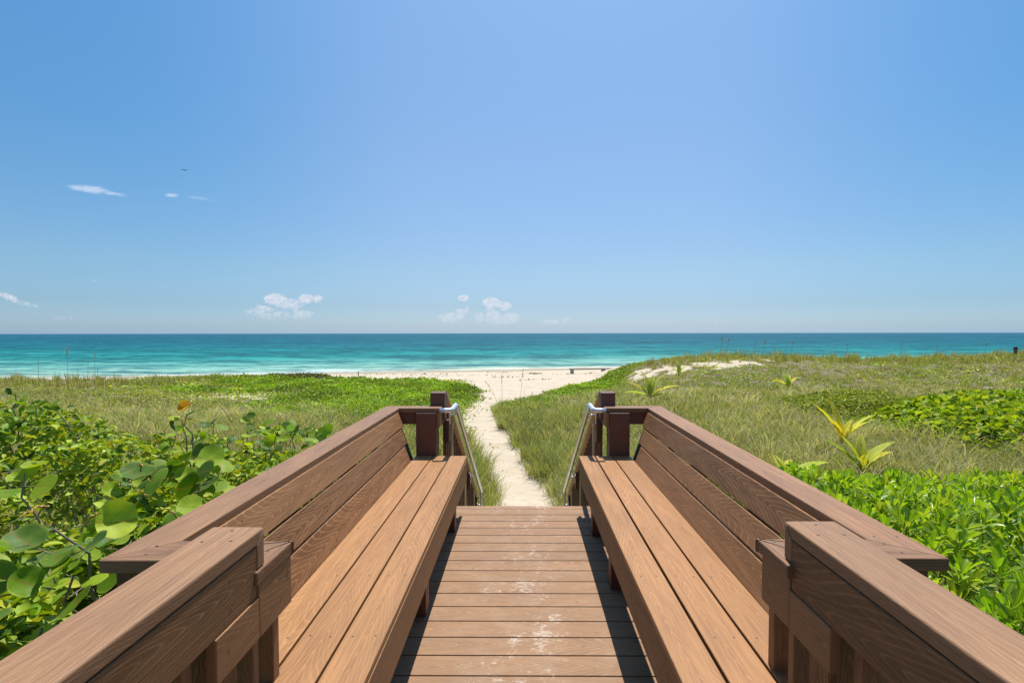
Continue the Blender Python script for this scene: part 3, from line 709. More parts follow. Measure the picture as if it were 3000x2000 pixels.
def twig(p0, p1, sag=.1, n=6, wob=.03):
    p0, p1 = np.array(p0, float), np.array(p1, float); q = np.linspace(0, 1, n)[:, None]
    P_ = p0 * (1 - q) + p1 * q; P_[:, 2] += (sag * 4 * q * (1 - q))[:, 0]
    P_[1:-1] += rng.normal(0, wob, (n - 2, 3)); return P_
# ---------------------------------------------------------------- grass and ground cover (uncountable)
def blades(base, az, lean, length, width, droop, cols, seg=4):
    n = len(base); q = np.linspace(0, 1, seg + 1)
    hx = np.cos(az); hy = np.sin(az)
    ang = lean[:, None] + droop[:, None] * q[None] ** 1.5            # angle from vertical along the blade
    dl = (length / seg)[:, None]
    r = np.concatenate([np.zeros((n, 1)), np.cumsum(np.sin(ang[:, :-1]) * dl, 1)], 1)
    z = np.concatenate([np.zeros((n, 1)), np.cumsum(np.cos(ang[:, :-1]) * dl, 1)], 1)
    tw = rng.uniform(-1.2, 1.2, n)
    sx, sy_ = -np.sin(az + tw), np.cos(az + tw)
    wd = width[:, None] * np.array([.8, 1, .85, .55, .08][:seg + 1] if seg == 4 else np.linspace(1, .08, seg + 1))[None] / 2
    C_ = np.stack([base[:, 0, None] + r * hx[:, None], base[:, 1, None] + r * hy[:, None], base[:, 2, None] + z], -1)
    S_ = np.stack([sx[:, None] * wd, sy_[:, None] * wd, 0 * wd], -1)
    V_ = np.stack([C_ - S_, C_ + S_], 2).reshape(n, -1, 3)
    i = np.arange(seg); f = np.stack([2 * i, 2 * i + 1, 2 * i + 3, 2 * i + 2], 1)
    F_ = f[None] + (np.arange(n) * 2 * (seg + 1))[:, None, None]
    cc = np.broadcast_to(cols[:, None], (n, 2 * (seg + 1), 3))
    return V_.reshape(-1, 3), F_.reshape(-1, 4), cc.reshape(-1, 3)
GREEN = (.29, .36, .055); GREEN2 = (.21, .31, .05); OLIVE = (.38, .38, .11); STRAW = (.60, .52, .28); STRAW2 = (.70, .62, .42); BROWN = (.36, .27, .16); LIME = (.20, .26, .04)
def wedge_pts(n, y0, y1, xl, xr, power=2.2):
    """points whose density falls with distance from the deck, xl/xr = slope limits"""
    u_ = rng.random(n); k = 2 - power + .013
    yy = (y0 ** k + u_ * (y1 ** k - y0 ** k)) ** (1 / k)
    xx = yy * rng.uniform(xl, xr, n); return xx, yy
def in_bush(X, Y):
    a = ((X < -1.2) & (X > -9.5) & (Y < 6.4)) | ((X > 8.7) & (X < 20) & (Y > 11.3) & (Y < 20.5) & (Y > 24 - X)); b = (X > 1.2) & (X < 8) & (Y < 5.0)
    return a | b
def tufts(name, cen, nb, hmin, hmax, spread, palette, probs, lab, wbase=.0068, lean=(0, .6), droop=(.5, 2.3), mask=True, seg=4):
    X, Y = cen
    if mask:
        m_ = (rng.random(len(X)) < vegmask(X, Y) * 1.1 * (.35 + .9 * sm(fbm(X * .9, Y * .9, 411, 3), .36, .56))) & ~in_bush(X, Y); X, Y = X[m_], Y[m_]
    n = len(X)
    cnt = rng.integers(nb[0], nb[1] + 1, n); idx = np.repeat(np.arange(n), cnt); N = len(idx)
    th = ((hmin + (hmax - hmin) * rng.random(n) ** 1.6) * (1 - .4 * sm(Y, 17, 29)))[idx]
    az = rng.uniform(0, 2 * np.pi, N); rr = spread * np.sqrt(rng.random(N)) * (.6 + th)
    bx = X[idx] + rr * np.cos(az); by = Y[idx] + rr * np.sin(az)
    bz = ground(bx, by) - .02
    dist = np.sqrt(bx ** 2 + by ** 2)
    L_ = th * rng.uniform(.55, 1.15, N); wd = wbase * np.clip(dist / 9, 1, 3.2) * rng.uniform(.6, 1.5, N)
    pt = sm(fbm(X * .22, Y * .22, 301, 3), .38, .62)[:, None]          # green hollows and dry patches
    tone = (pick(palette, probs, n, .14, .08) * np.array([1, 1, 1]) * (1 - pt * .45) + np.array(STRAW) * pt * .28)
    tone = (tone * (.5 + .55 * vnoise(X * 1.3, Y * 1.3, 77) + .55 * vnoise(X * .45, Y * .45, 78))[:, None])[idx]; own = pick(palette, probs, N, .42, .12)
    c = tone * .45 + own * .55
    V_, F_, C_ = blades(np.stack([bx, by, bz], 1), az + rng.normal(0, .5, N), rng.uniform(*lean, N), L_, wd, rng.uniform(*droop, N), c, seg)
    o = link(raw_mesh(name, V_, F_, col=C_), name, None, M_grass)
    return tag(o, lab[0], lab[1], kind='stuff')
def cat2(a, b): return (np.concatenate([a[0], b[0]]), np.concatenate([a[1], b[1]]))
def sel(c, m_): return (c[0][m_], c[1][m_])
# general dune grass: dry and green mixed, left and right
cen = wedge_pts(19000, 6.5, 46, -1.25, -.10, 2.0)
cen = sel(cen, (cen[0] / cen[1] < -.56 + .10 * (fbm(cen[0] * .3, cen[1] * .3, 8) - .5)) | (cen[1] < 19))
tufts('dune_grass', cen, (12, 26), .14, .50, .18, [GREEN, OLIVE, STRAW, STRAW2, BROWN, GREEN2], [.33, .24, .13, .06, .05, .19], ('dry and green dune grass covering the ground left of the path', 'grass'))
cen = wedge_pts(33000, 5.2, 47, -.05, 1.25, 1.95)
tufts('dune_grass', cen, (12, 26), .14, .50, .18, [GREEN, OLIVE, STRAW, STRAW2, BROWN, GREEN2], [.34, .23, .13, .06, .05, .19], ('dry and green dune grass covering the ground right of the path', 'grass'))
# taller green tussocks flanking the path
X = np.concatenate([rng.normal(-1.05, .33, 60), rng.normal(-1.5, .5, 60)]); Y = np.concatenate([rng.uniform(9, 12.5, 60), rng.uniform(10.5, 15, 60)])
k_ = X < left_edge(Y) - .12
cl_ = (X[k_], Y[k_])
X = np.concatenate([rng.uniform(.2, 2.4, 170), rng.uniform(-.8, 2.0, 190), rng.uniform(-1.1, .6, 70)]); Y = np.concatenate([rng.uniform(9.5, 14, 170), rng.uniform(13, 20, 190), rng.uniform(18, 24, 70)])
k_ = X > right_edge(Y) + .1
cr_ = (X[k_], Y[k_])
tufts('grass_tussocks', cl_, (45, 80), .45, .85, .16, [GREEN, GREEN2, OLIVE, STRAW], [.42, .3, .16, .12], ('tall arching green grass beside the left stair railing', 'grass'), .007, (0, .4), (.8, 2.3), mask=False)
tufts('grass_tussocks', cr_, (30, 62), .32, .80, .16, [GREEN, GREEN2, OLIVE, STRAW, STRAW2], [.36, .25, .17, .14, .08], ('tall arching green grass along the right edge of the sand path', 'grass'), .007, (0, .4), (.7, 2.2), mask=False)
X, Y = wedge_pts(2300, 6.8, 24, .06, 1.25, 1.9); X2, Y2 = wedge_pts(800, 8.5, 20, -1.1, -.25, 1.9)
tufts('arching_grass', (np.concatenate([X, X2]), np.concatenate([Y, Y2])), (10, 24), .5, .95, .12, [STRAW, STRAW2, GREEN, OLIVE], [.35, .28, .22, .15], ('long arching pale blades standing above the shorter dune grass', 'grass'), .006, (.1, .7), (1.1, 2.6))
# upright grass fringe on the dune crests
X = np.concatenate([rng.uniform(-34, -19, 330), rng.uniform(7, 46, 900)]); Y = np.concatenate([rng.uniform(29, 35, 330), rng.uniform(34, 40, 900)])
tufts('crest_grass', (X, Y), (16, 30), .35, 1.15, .16, [OLIVE, GREEN, STRAW, BROWN, GREEN2], [.3, .22, .2, .12, .16], ('upright grass fringe along the dune crests against the sea', 'grass'), .0055, (0, .25), (.2, .8))
# low green ground cover and vines
def cover(name, X, Y, per, h, sz, palette, probs, lab, spread=.28, tilt=(5, 70), kind='tiny', mask=True):
    if mask:
        m_ = (rng.random(len(X)) < vegmask(X, Y) * 1.2); X, Y = X[m_], Y[m_]
    n = len(X); idx = np.repeat(np.arange(n), per); N = len(idx)
    bx = X[idx] + rng.normal(0, spread, N); by = Y[idx] + rng.normal(0, spread, N)
    hh = (h * (.35 + 1.0 * rng.random(n)) * (.25 + 1.6 * fbm(X * .9, Y * .9, 31, 3) ** 1.5 * 1.3))[idx]
    r2 = ((bx - X[idx]) ** 2 + (by - Y[idx]) ** 2) / (2 * spread ** 2)
    bz = ground(bx, by) + hh * np.exp(-r2 * .7) * (1 - .6 * rng.random(N) ** 2)
    dist = np.sqrt(bx ** 2 + by ** 2)
    s_ = sz * np.clip(dist / 16, .85, 2.1) * rng.uniform(.6, 1.4, N)
    tone = pick(palette, probs, n, .14, .08)[idx]; own = pick(palette, probs, N, .3, .1)
    c = (tone * .5 + own * .5) * ((.75 + 1.05 * vnoise(X * .9, Y * .9, 57)) * (.8 + .4 * vnoise(X * 3, Y * 3, 58)))[idx][:, None]
    nor = rdir(N, *tilt); dv = rdir(N, 40, 110)
    o = build_leaves(name, [leaves(np.stack([bx, by, bz], 1), dv, nor, s_, kind, c)], M_small)
    return tag(o, lab[0], lab[1], kind='stuff')
BG = (.21, .36, .03); BG2 = (.30, .42, .04); YG = (.42, .47, .05); DG = (.12, .22, .025)
X, Y = rng.uniform(-22, -1.6, 9000), rng.uniform(18, 40.5, 9000)
k_ = (X / Y > -.56 + .22 * (fbm(X * .4, Y * .4, 61) - .5) * 2) & (X < left_edge(Y) - .35) & (fbm(X * .8, Y * .8, 62, 3) > .36)
cover('ground_cover', X[k_], Y[k_], 24, .20, .055, [BG, BG2, DG, YG], [.4, .3, .15, .15], ('bright green low ground cover left of the path before the beach', 'ground cover'), .3, (30, 95))
X, Y = rng.uniform(-26, -1.5, 3800), rng.uniform(13, 38, 3800); k_ = (X / Y > -.78) & (X < left_edge(Y) - .45)
cover('creeping_vine', X[k_], Y[k_], 6, .06, .075, [BG, YG, DG, BROWN], [.3, .35, .15, .2], ('creeping round-leaved vine scattered over the sand left of the path', 'vine'), .4, (0, 50), mask=False)
X, Y = rng.uniform(-1.4, 9.5, 5200), rng.uniform(22, 40, 5200); dd = X - right_edge(Y)
k_ = (dd > .2) & (dd < .8 + 5.0 * fbm(X * .5, Y * .5, 41) * rng.random(5200)) & (fbm(X * .9, Y * .9, 43, 3) > .42)
cover('ground_cover', X[k_], Y[k_], 24, .2, .055, [BG, BG2, DG, YG], [.38, .32, .15, .15], ('bright green low ground cover on the right edge of the beach access', 'ground cover'), .28, (30, 95))
X, Y = rng.uniform(3, 40, 3000), rng.uniform(8, 38, 3000); k_ = (fbm(X * .25, Y * .25, 44) > .53) & (X / Y < 1.15)
cover('weeds', X[k_], Y[k_], 7, .16, .06, [BG, BG2, YG, OLIVE], [.3, .25, .3, .15], ('leafy weeds growing through the dune grass on the right', 'weeds'), .3, (0, 70))
X, Y = rng.uniform(-30, -1.2, 2400), rng.uniform(9, 33, 2400); k_ = (fbm(X * .25, Y * .25, 47) > .5) & (X / Y > -1.15) & (X < left_edge(Y))
cover('weeds', X[k_], Y[k_], 7, .13, .055, [BG, BG2, YG, OLIVE, BROWN], [.25, .2, .25, .15, .15], ('leafy weeds growing through the dune grass on the left', 'weeds'), .3, (0, 70))
# fallen litter in the thin places left of the tussocks
X, Y = wedge_pts(2600, 9, 24, -.75, -.06, 2.0); k_ = X < left_edge(Y)
cover('leaf_litter', X[k_], Y[k_], 9, .10, .05, [BROWN, STRAW, (.28, .20, .14), (.16, .11, .08)], [.3, .25, .25, .2], ('brown dry litter and scrub under the bushes left of the path', 'litter'), .3, (0, 60))
# seaweed lines on the beach
X, Y = [], []
for (cx0, cy0, L0, n0) in ((-5, 47, 7, 60), (-2.5, 60, 2.0, 60), (1.2, 52, .7, 130), (-16, 56, 9, 90), (-9, 52, 3, 40), (5.5, 46.5, 2.5, 40), (-34, 50, 3, 60), (-1.5, 43, 1.2, 25), (1, 39, 1.5, 20)):
    X.append(cx0 + rng.normal(0, L0 * .5, n0)); Y.append(cy0 + .28 * (X[-1] - cx0) + rng.normal(0, .3, n0) + .5 * np.sin(X[-1]))
X, Y = np.concatenate(X), np.concatenate(Y); N = len(X)
o = build_leaves('seaweed', [leaves(np.stack([X, Y, ground(X, Y) + .03], 1), rdir(N, 70, 100), rdir(N, 0, 50), rng.uniform(.07, .22, N), 'tiny', pick([(.05, .035, .02), (.10, .07, .04)], [.6, .4], N))], simple('dry_seaweed', (.09, .065, .04), .9))
tag(o, 'dark dry seaweed washed up in thin lines across the beach', 'seaweed', kind='stuff')
# ---------------------------------------------------------------- shrubs
LG1 = (.17, .30, .018); LG2 = (.30, .43, .025); LG3 = (.44, .54, .045); LGD = (.07, .15, .014); LY = (.46, .47, .04)
def canopyL(X, Y):      # top of the left shrub mass
    z = np.interp(Y, [0, 1.5, 2.5, 4, 6.0, 6.6, 7.3], [.42, .40, .42, .44, .40, .1, -1.2])
    side = np.interp(X, [-9, -6.2, -5.2, -4.5, -3.6, -2.6, -1.3], [.50, .46, .22, -.02, -.12, -.20, -.26])
    z = z + side * sm(Y, 2.5, 6)
    z = z - .9 * sm(X, -1.45, -1.15) * 0
    return z + .28 * (fbm(X * 1.1, Y * 1.1, 71, 3) - .5) + .18 * (fbm(X * 3.4, Y * 3.4, 72, 2) - .5)
def canopyR(X, Y):
    z = np.interp(Y, [0, 1.5, 3.4, 4.3, 5.0, 5.5, 5.9], [.40, .40, .40, .24, .08, -.35, -1.2])
    return z + .10 * sm(X, 3.5, 6) + .30 * (fbm(X * 1.7, Y * 1.7, 81, 3) - .5)
def shrub(name, label, cat, cen, pts, kind, mat, palette, probs, size, group, tilt=(10, 75), dv=(40, 120), twigs=30, wf=1.0, pale=.3, curl=(.4, 1.6)):
    base = ground(np.array([cen[0]]), np.array([cen[1]]))[0]
    s = thing(name, label, cat, (cen[0], cen[1], float(base)), group)
    N = len(pts); nor = rdir(N, *tilt); d = rdir(N, *dv)
    col = pick(palette, probs, N, .18, .1)
    sz = rng.uniform(size[0], size[1], N)
    build_leaves('foliage', [leaves(pts, d, nor, sz, kind, col, wf, rng.uniform(*curl, N))], mat, s)
    idx = rng.choice(N, min(twigs, N), replace=False); paths = []
    for i in idx:
        p = pts[i]; q = np.array([cen[0] + (p[0] - cen[0]) * .35, cen[1] + (p[1] - cen[1]) * .35, base])
        paths.append((twig(q, p, .08, 7, .03), .011, .003))
    for i in rng.choice(N, max(3, int(twigs * pale)), replace=False):
        p = pts[i]; e_ = p + rdir(1, 40, 95)[0] * rng.uniform(.15, .4)
        paths.append((twig(p - np.array([0, 0, .05]), e_, .03, 5, .015), .004, .0015))
    tubes_mesh('branches', paths, M_twig, s)
    return s
# left: five small-leaved shrubs forming the mass behind and between the sea grapes
cells = [(-1.9, 1.3, 'small-leaved yellow-green shrub against the near left railing, behind the big round leaves'),
         (-2.2, 3.4, 'small-leaved yellow-green shrub beside the left bench cap rail'),
         (-4.0, 3.2, 'dark-hollowed leafy shrub at the left edge above the big round leaves'),
         (-2.3, 5.6, 'low bright shrub at the far end of the left bushes, next to the cap rail'),
         (-5.9, 5.3, 'tallest leafy shrub at the far left edge, rising over the grass'),
         (-4.2, 5.7, 'shrub below the sprig with the orange leaf')]
n0 = 100000
yy = (.3 ** .35 + rng.random(n0) * (7.3 ** .35 - .3 ** .35)) ** (1 / .35); xx = -1.22 - 8.2 * rng.random(n0) ** 1.25
xx = np.where(np.abs(xx) > yy * 1.15 + 1.5, -1.22 - rng.random(n0) * 3, xx)
hole = fbm(xx * 1.7, yy * 1.7, 75, 3)
keep = rng.random(n0) < sm(hole, .43, .56)
keep |= rng.random(n0) < .07
xx, yy, hole = xx[keep], yy[keep], hole[keep]
zz = canopyL(xx, yy) - .85 * rng.random(len(xx)) ** 2.2 * (1 + .5 * (hole < .45)) - .75 * sm(.47 - hole, 0, .12)
pts = np.stack([xx, yy, zz], 1); pts = pts[zz > ground(xx, yy)]
pts = pts[(pts[:, 0] < -1.24 - .0) | (pts[:, 1] > 9)]
cc2 = np.array([c[:2] for c in cells]); own = np.argmin(((pts[:, None, :2] - cc2[None]) ** 2).sum(-1) + .3 * rng.standard_normal((len(pts), len(cells))), 1)
for i, (cx0, cy0, lab) in enumerate(cells):
    pp = pts[own == i]
    if i == 4: pal, pb, sz = [LG1, LG2, LGD, LG3], [.3, .35, .15, .2], (.07, .14)
    else: pal, pb, sz = [LG2, LG3, LGD, LY, LG1], [.3, .3, .12, .08, .2], (.045, .105)
    shrub('leafy_shrub', lab, 'shrub', (cx0, cy0), pp, 'oval', M_small, pal, pb, sz, 'leafy shrubs left of the boardwalk', (10, 85), (40, 130), 60)
M_spike = simple('fruit_spike', (.45, .26, .06), .7, 0, .4, 90)
# sea grape: clusters of big round leaves on real stems
def grape(label, root, clusters, size, group='sea grape bushes left of the boardwalk', orange=None, face=.55):
    base = float(ground(np.array([root[0]]), np.array([root[1]]))[0])
    s = thing('sea_grape', label, 'bush', (root[0], root[1], base), group)
    packs, paths = [], []
    for (cx0, cy0, cz0, n, rad, sc) in clusters:
        c0 = np.array([cx0, cy0, cz0]); st = np.array([cx0 + rng.normal(0, .12), cy0 + rng.uniform(.0, .3), max(base, cz0 - .75)])
        main = twig(st, c0 + np.array([0, 0, rad * .4]), .05, 8, .02); paths.append((main, .008, .004))
        th = rng.uniform(0, 6.28); 
        for k in range(int(n * 1.35)):
            q = rng.random()
            node = c0 + np.array([rng.normal(0, rad * .45), rng.normal(0, rad * .45), rad * (1.0 * q - .55)])
            th += 2.4; out_ = np.array([math.cos(th), math.sin(th), rng.uniform(-.1, .55)]); out_ /= np.linalg.norm(out_)
            lp = node + out_ * rad * rng.uniform(.2, .45)
            nor = np.array([rng.normal(0, .5), -face * rng.uniform(.2, 1.4), rng.uniform(.35, 1.0)])
            sz = size * sc * rng.uniform(.6, 1.05) * .86
            packs.append(leaves(lp[None], out_[None] + rng.normal(0, .15, (1, 3)), nor[None], np.array([sz]), 'round', pick([LG1, LG2, (.12, .22, .04), LGD, LG3], [.38, .28, .12, .12, .1], 1, .15, .08), 1.0, np.array([rng.uniform(-1.2, 2.4)])))
            paths.append((twig(node, lp, .0, 3, .0), .0026, .002))
    if orange is not None:
        for (ox, oy, oz, osz) in orange:
            packs.append(leaves(np.array([[ox, oy, oz]]), np.array([[.75, .1, .35]]), np.array([[-.35, -.75, .75]]), np.array([osz]), 'round', np.array([[.62, .26, .03]]), .8, np.array([3.2])))
    build_leaves('foliage', packs, M_grape, s); tubes_mesh('branches', paths, M_twig, s, 6)
    sp = []
    for (cx0, cy0, cz0, n, rad, sc) in clusters[:8]:
        if n < 5: continue
        for k in range(2):
            c0 = np.array([cx0, cy0, cz0]) + rng.normal(0, rad * .5, 3); sp.append((twig(c0, c0 + rdir(1, 45, 110)[0] * rng.uniform(.08, .16), .015, 12, .0035), .0045, .003))
    for q_ in sp: tubes_mesh('fruit_spike', [q_], M_spike, s, 5)
    return s
grape('sea grape with the biggest round leaves, at the lower left edge', (-1.9, 1.9),
      [(-1.74, 1.93, .68, 7, .17, 1.1), (-1.98, 1.85, .58, 5, .15, 1.0), (-1.60, 1.85, .56, 4, .13, .9), (-1.60, 1.72, .44, 4, .13, .8)], .165)
grape('sea grape with small leaves and a yellow leaf in the bottom left corner', (-1.75, 1.4),
      [(-1.52, 1.62, .43, 8, .16, .8), (-1.62, 1.50, .34, 9, .16, .75), (-1.42, 1.58, .50, 6, .12, .72), (-1.75, 1.65, .48, 7, .15, .8), (-1.40, 1.42, .30, 8, .14, .7), (-1.60, 1.30, .22, 8, .15, .8)], .135, orange=[(-1.72, 1.55, .53, .10), (-1.50, 1.35, .30, .07)])
grape('sea grape of broad round leaves in the middle of the left bushes', (-2.2, 3.2),
      [(-2.28, 3.2, .62, 8, .20, 1.05), (-1.98, 3.2, .56, 7, .19, 1.0), (-1.78, 3.0, .44, 5, .15, .95), (-2.1, 2.8, .40, 5, .16, .9)], .18)
grape('sea grape leaning over the corner of the left cap rail', (-1.55, 2.35),
      [(-1.62, 2.35, .55, 5, .15, .95), (-1.42, 2.25, .42, 3, .12, .9), (-1.45, 1.95, .36, 4, .12, .9)], .165)
grape('sea grape sprig standing tall with one orange leaf on top', (-3.2, 4.6),
      [(-2.98, 4.6, .60, 5, .13, .8), (-3.00, 4.6, .42, 6, .17, 1.0), (-3.10, 4.6, .24, 6, .22, 1.1), (-2.85, 4.5, .26, 4, .2, 1.1), (-2.94, 4.6, .74, 2, .07, .8)], .15, orange=[(-3.01, 4.58, .80, .13)])
grape('sea grape of pale leaves at the left edge above the biggest leaves', (-2.7, 2.8),
      [(-2.62, 2.75, .66, 4, .2, .9)], .17)
grape('leafy sea grape shoot arching up at the far left over the grass', (-5.2, 5.4),
      [(-5.05, 5.4, .72, 4, .14, .8), (-5.22, 5.4, .80, 4, .14, .8), (-4.8, 5.4, .60, 5, .2, .8)], .13)
row = []
for i in range(26):
    px_ = rng.uniform(-3.9, -2.1); row.append((px_, rng.uniform(5.6, 6.9), .30 + .11 * (px_ + 2.1) * -1 * .6 + rng.normal(0, .05) - .12, int(rng.integers(2, 5)), .13, rng.uniform(.75, 1.1)))
grape('straggling sea grape with spaced round leaves along the back of the left bushes', (-3.0, 6.3), row, .15)
grape('sea grape shoot with one pale round leaf showing over the left cap rail', (-2.0, 5.6), [(-2.12, 5.6, .28, 3, .14, 1.0), (-1.95, 5.5, .36, 3, .12, .95), (-1.75, 5.3, .40, 2, .1, 1.1)], .16)
# right: fleshy-leaved beach shrubs
ncells = [(2.0, 1.7, 'fleshy-leaved shrub in the lower right corner beside the near railing'), (2.3, 3.2, 'fleshy-leaved shrub spilling over the middle of the right cap rail'),
          (4.2, 3.2, 'glossy fleshy-leaved shrub at the right edge of the picture'), (2.6, 4.7, 'fleshy-leaved shrub at the far tip of the right bushes, below the young palms'), (4.9, 4.7, 'fleshy-leaved shrub at the right edge, next to the dry grass')]
nr = 6200
ry = (.5 ** .5 + rng.random(nr) * (5.6 ** .5 - .5 ** .5)) ** 2; rx = 1.30 + 6.5 * rng.random(nr) ** 1.1
k_ = rx < ry * 1.2 + 2.2; rx, ry = rx[k_], ry[k_]
rz = canopyR(rx, ry) - .42 * rng.random(len(rx)) ** 1.6
own = np.argmin(((np.stack([rx, ry], 1)[:, None] - np.array([c[:2] for c in ncells])[None]) ** 2).sum(-1), 1)
for i, (cx0, cy0, lab) in enumerate(ncells):
    m_ = own == i; P_ = np.stack([rx[m_], ry[m_], rz[m_]], 1)
    base = float(ground(np.array([cx0]), np.array([cy0]))[0])
    s = thing('beach_shrub', lab, 'shrub', (cx0, cy0, base), 'fleshy-leaved shrubs right of the boardwalk')
    nl = 15; idx = np.repeat(np.arange(len(P_)), nl); N = len(idx)
    ax = unit(np.stack([rng.normal(0, .38, len(P_)), rng.normal(-.1, .38, len(P_)), np.ones(len(P_))], 1))[idx]
    k = np.tile(np.arange(nl), len(P_)); th = k * 2.4 + rng.uniform(0, 6.28, len(P_))[idx]
    e1 = unit(np.cross(ax, np.array([[0, 1, .01]]))); e2 = np.cross(ax, e1)
    op = np.radians(8 + 58 * (1 - k / nl) ** 1.1 + rng.normal(0, 7, N))[:, None]
    rad_ = e1 * np.cos(th)[:, None] + e2 * np.sin(th)[:, None]
    d = ax * np.cos(op) + rad_ * np.sin(op); nor = ax * np.sin(op) - rad_ * np.cos(op)
    pos = P_[idx] - ax * (.05 * (1 - k / nl))[:, None] + rad_ * .006
    col = pick([(.20, .37, .02), (.30, .46, .03), (.40, .52, .05), (.10, .21, .015), (.52, .55, .07)], [.32, .3, .16, .16, .06], len(P_), .12, .06)[idx] * .6 + pick([(.22, .38, .02), (.34, .48, .04), (.55, .57, .12)], [.5, .42, .08], N, .15, .08) * .4
    build_leaves('foliage', [leaves(pos, d, nor, rng.uniform(.06, .112, N), 'spoon', col, rng.uniform(.5, .85, N), rng.uniform(-.3, 1.8, N))], M_naup, s)
    paths = []
    for j in rng.choice(len(P_), min(len(P_), 110), replace=False):
        p = P_[j]; q = np.array([cx0 + (p[0] - cx0) * .6, cy0 + (p[1] - cy0) * .6, max(base, p[2] - .9)]); paths.append((twig(q, p, .0, 6, .02), .009, .004))
    tubes_mesh('branches', paths, simple('green_stem', (.20, .22, .07), .6), s)
    # tiny white flowers
    m2 = rng.choice(len(P_), max(3, len(P_) // 6), replace=False); fp = P_[m2] + rng.normal(0, .025, (len(m2), 3)) + np.array([0, -.02, .02]); nf_ = len(fp)
    packs = [leaves(fp, rdir(nf_, 30, 120), rdir(nf_, 0, 80), rng.uniform(.007, .012, nf_), 'tiny', np.tile([[.75, .72, .74]], (nf_, 1))) for _ in range(2)]
    build_leaves('flowers', packs, M_small, s)
# right background: sea grape thicket and low vine hedge
def thicket(lab, cen, xr, yr, top, n, size, kind, mat, pal, pb, name, cat, front, tilt=(10, 80)):
    X = rng.uniform(*xr, n); Y = rng.uniform(*yr, n)
    e_ = np.minimum(sm(Y, yr[0], yr[0] + front), 1 - sm(Y, yr[1] - front, yr[1])) * np.minimum(sm(X, xr[0], xr[0] + front), 1 - sm(X, xr[1] - front, xr[1]))
    g = ground(X, Y); H = (top(X, Y) - g) * e_ ** 1.1 * (.62 + .9 * fbm(X * 1.1, Y * 1.1, 91, 3) * (.6 + .8 * vnoise(X * .45, Y * .45, 95)))
    k_ = (e_ > .03) & (rng.random(n) < .25 + sm(fbm(X * .9, Y * .9, 93, 3), .32, .5)); X, Y, g, H = X[k_], Y[k_], g[k_], H[k_]
    Z_ = g + H * (1 - .55 * rng.random(len(X)) ** 1.8)
    return shrub(name, lab, cat, cen, np.stack([X, Y, Z_], 1), kind, mat, pal, pb, size, 'bushes in the dune grass on the right', tilt, (40, 120), 90, 1.0, .25)
thicket('dense round-leaved sea grape thicket at the right edge beyond the dry grass', (11.6, 13.6), (9.0, 14.6), (10.7, 16.4), lambda X, Y: -.60 + .16 * sm(Y, 11, 14) + .25 * (vnoise(X * .8, Y * .8, 96) - .5), 15000, (.09, .16), 'roundlo', M_grape, [LG1, LG2, LGD, LG3, LY], [.24, .32, .08, .26, .1], 'sea_grape', 'bush', 1.9)
thicket('round-leaved sea grape thicket behind the dense one, running out of the right edge', (15.2, 16.5), (13.0, 20.5), (13.2, 20.0), lambda X, Y: -.60 + .3 * (vnoise(X * .7, Y * .7, 97) - .5), 15000, (.10, .17), 'roundlo', M_grape, [LG1, LG2, LGD, LG3, LY], [.24, .32, .08, .26, .1], 'sea_grape', 'bush', 1.6)
thicket('low small-leaved hedge stretching left from the sea grape thicket', (11.5, 18.5), (8.6, 14.2), (15.6, 21.5), lambda X, Y: -1.05 + .3 * sm(X, 9, 12) + .3 * (vnoise(X * .8, Y * .8, 98) - .5), 30000, (.06, .11), 'oval', M_small, [(.28, .35, .04), (.38, .43, .05), (.15, .20, .025), (.50, .52, .09)], [.35, .3, .2, .15], 'low_shrub', 'shrub', 1.3)
thicket('thin yellow-green scrub patch left of the low hedge', (9.2, 17.5), (7.0, 9.8), (15.2, 20.0), lambda X, Y: -1.25 + 0 * X, 3200, (.05, .10), 'oval', M_small, [(.28, .34, .05), (.40, .44, .07), (.17, .20, .03)], [.4, .35, .25], 'low_shrub', 'shrub', 1.2)
thicket('brown-green mound of scrub on the low crest above the beach, far left', (-16.2, 37.5), (-19.5, -13.2), (35.8, 39.6), lambda X, Y: -1.42 - .05 * np.abs(X + 16.2), 3500, (.12, .2), 'tiny', M_small, [(.12, .13, .03), (.10, .15, .03), (.22, .17, .05)], [.4, .35, .25], 'low_shrub', 'shrub', 1.3)
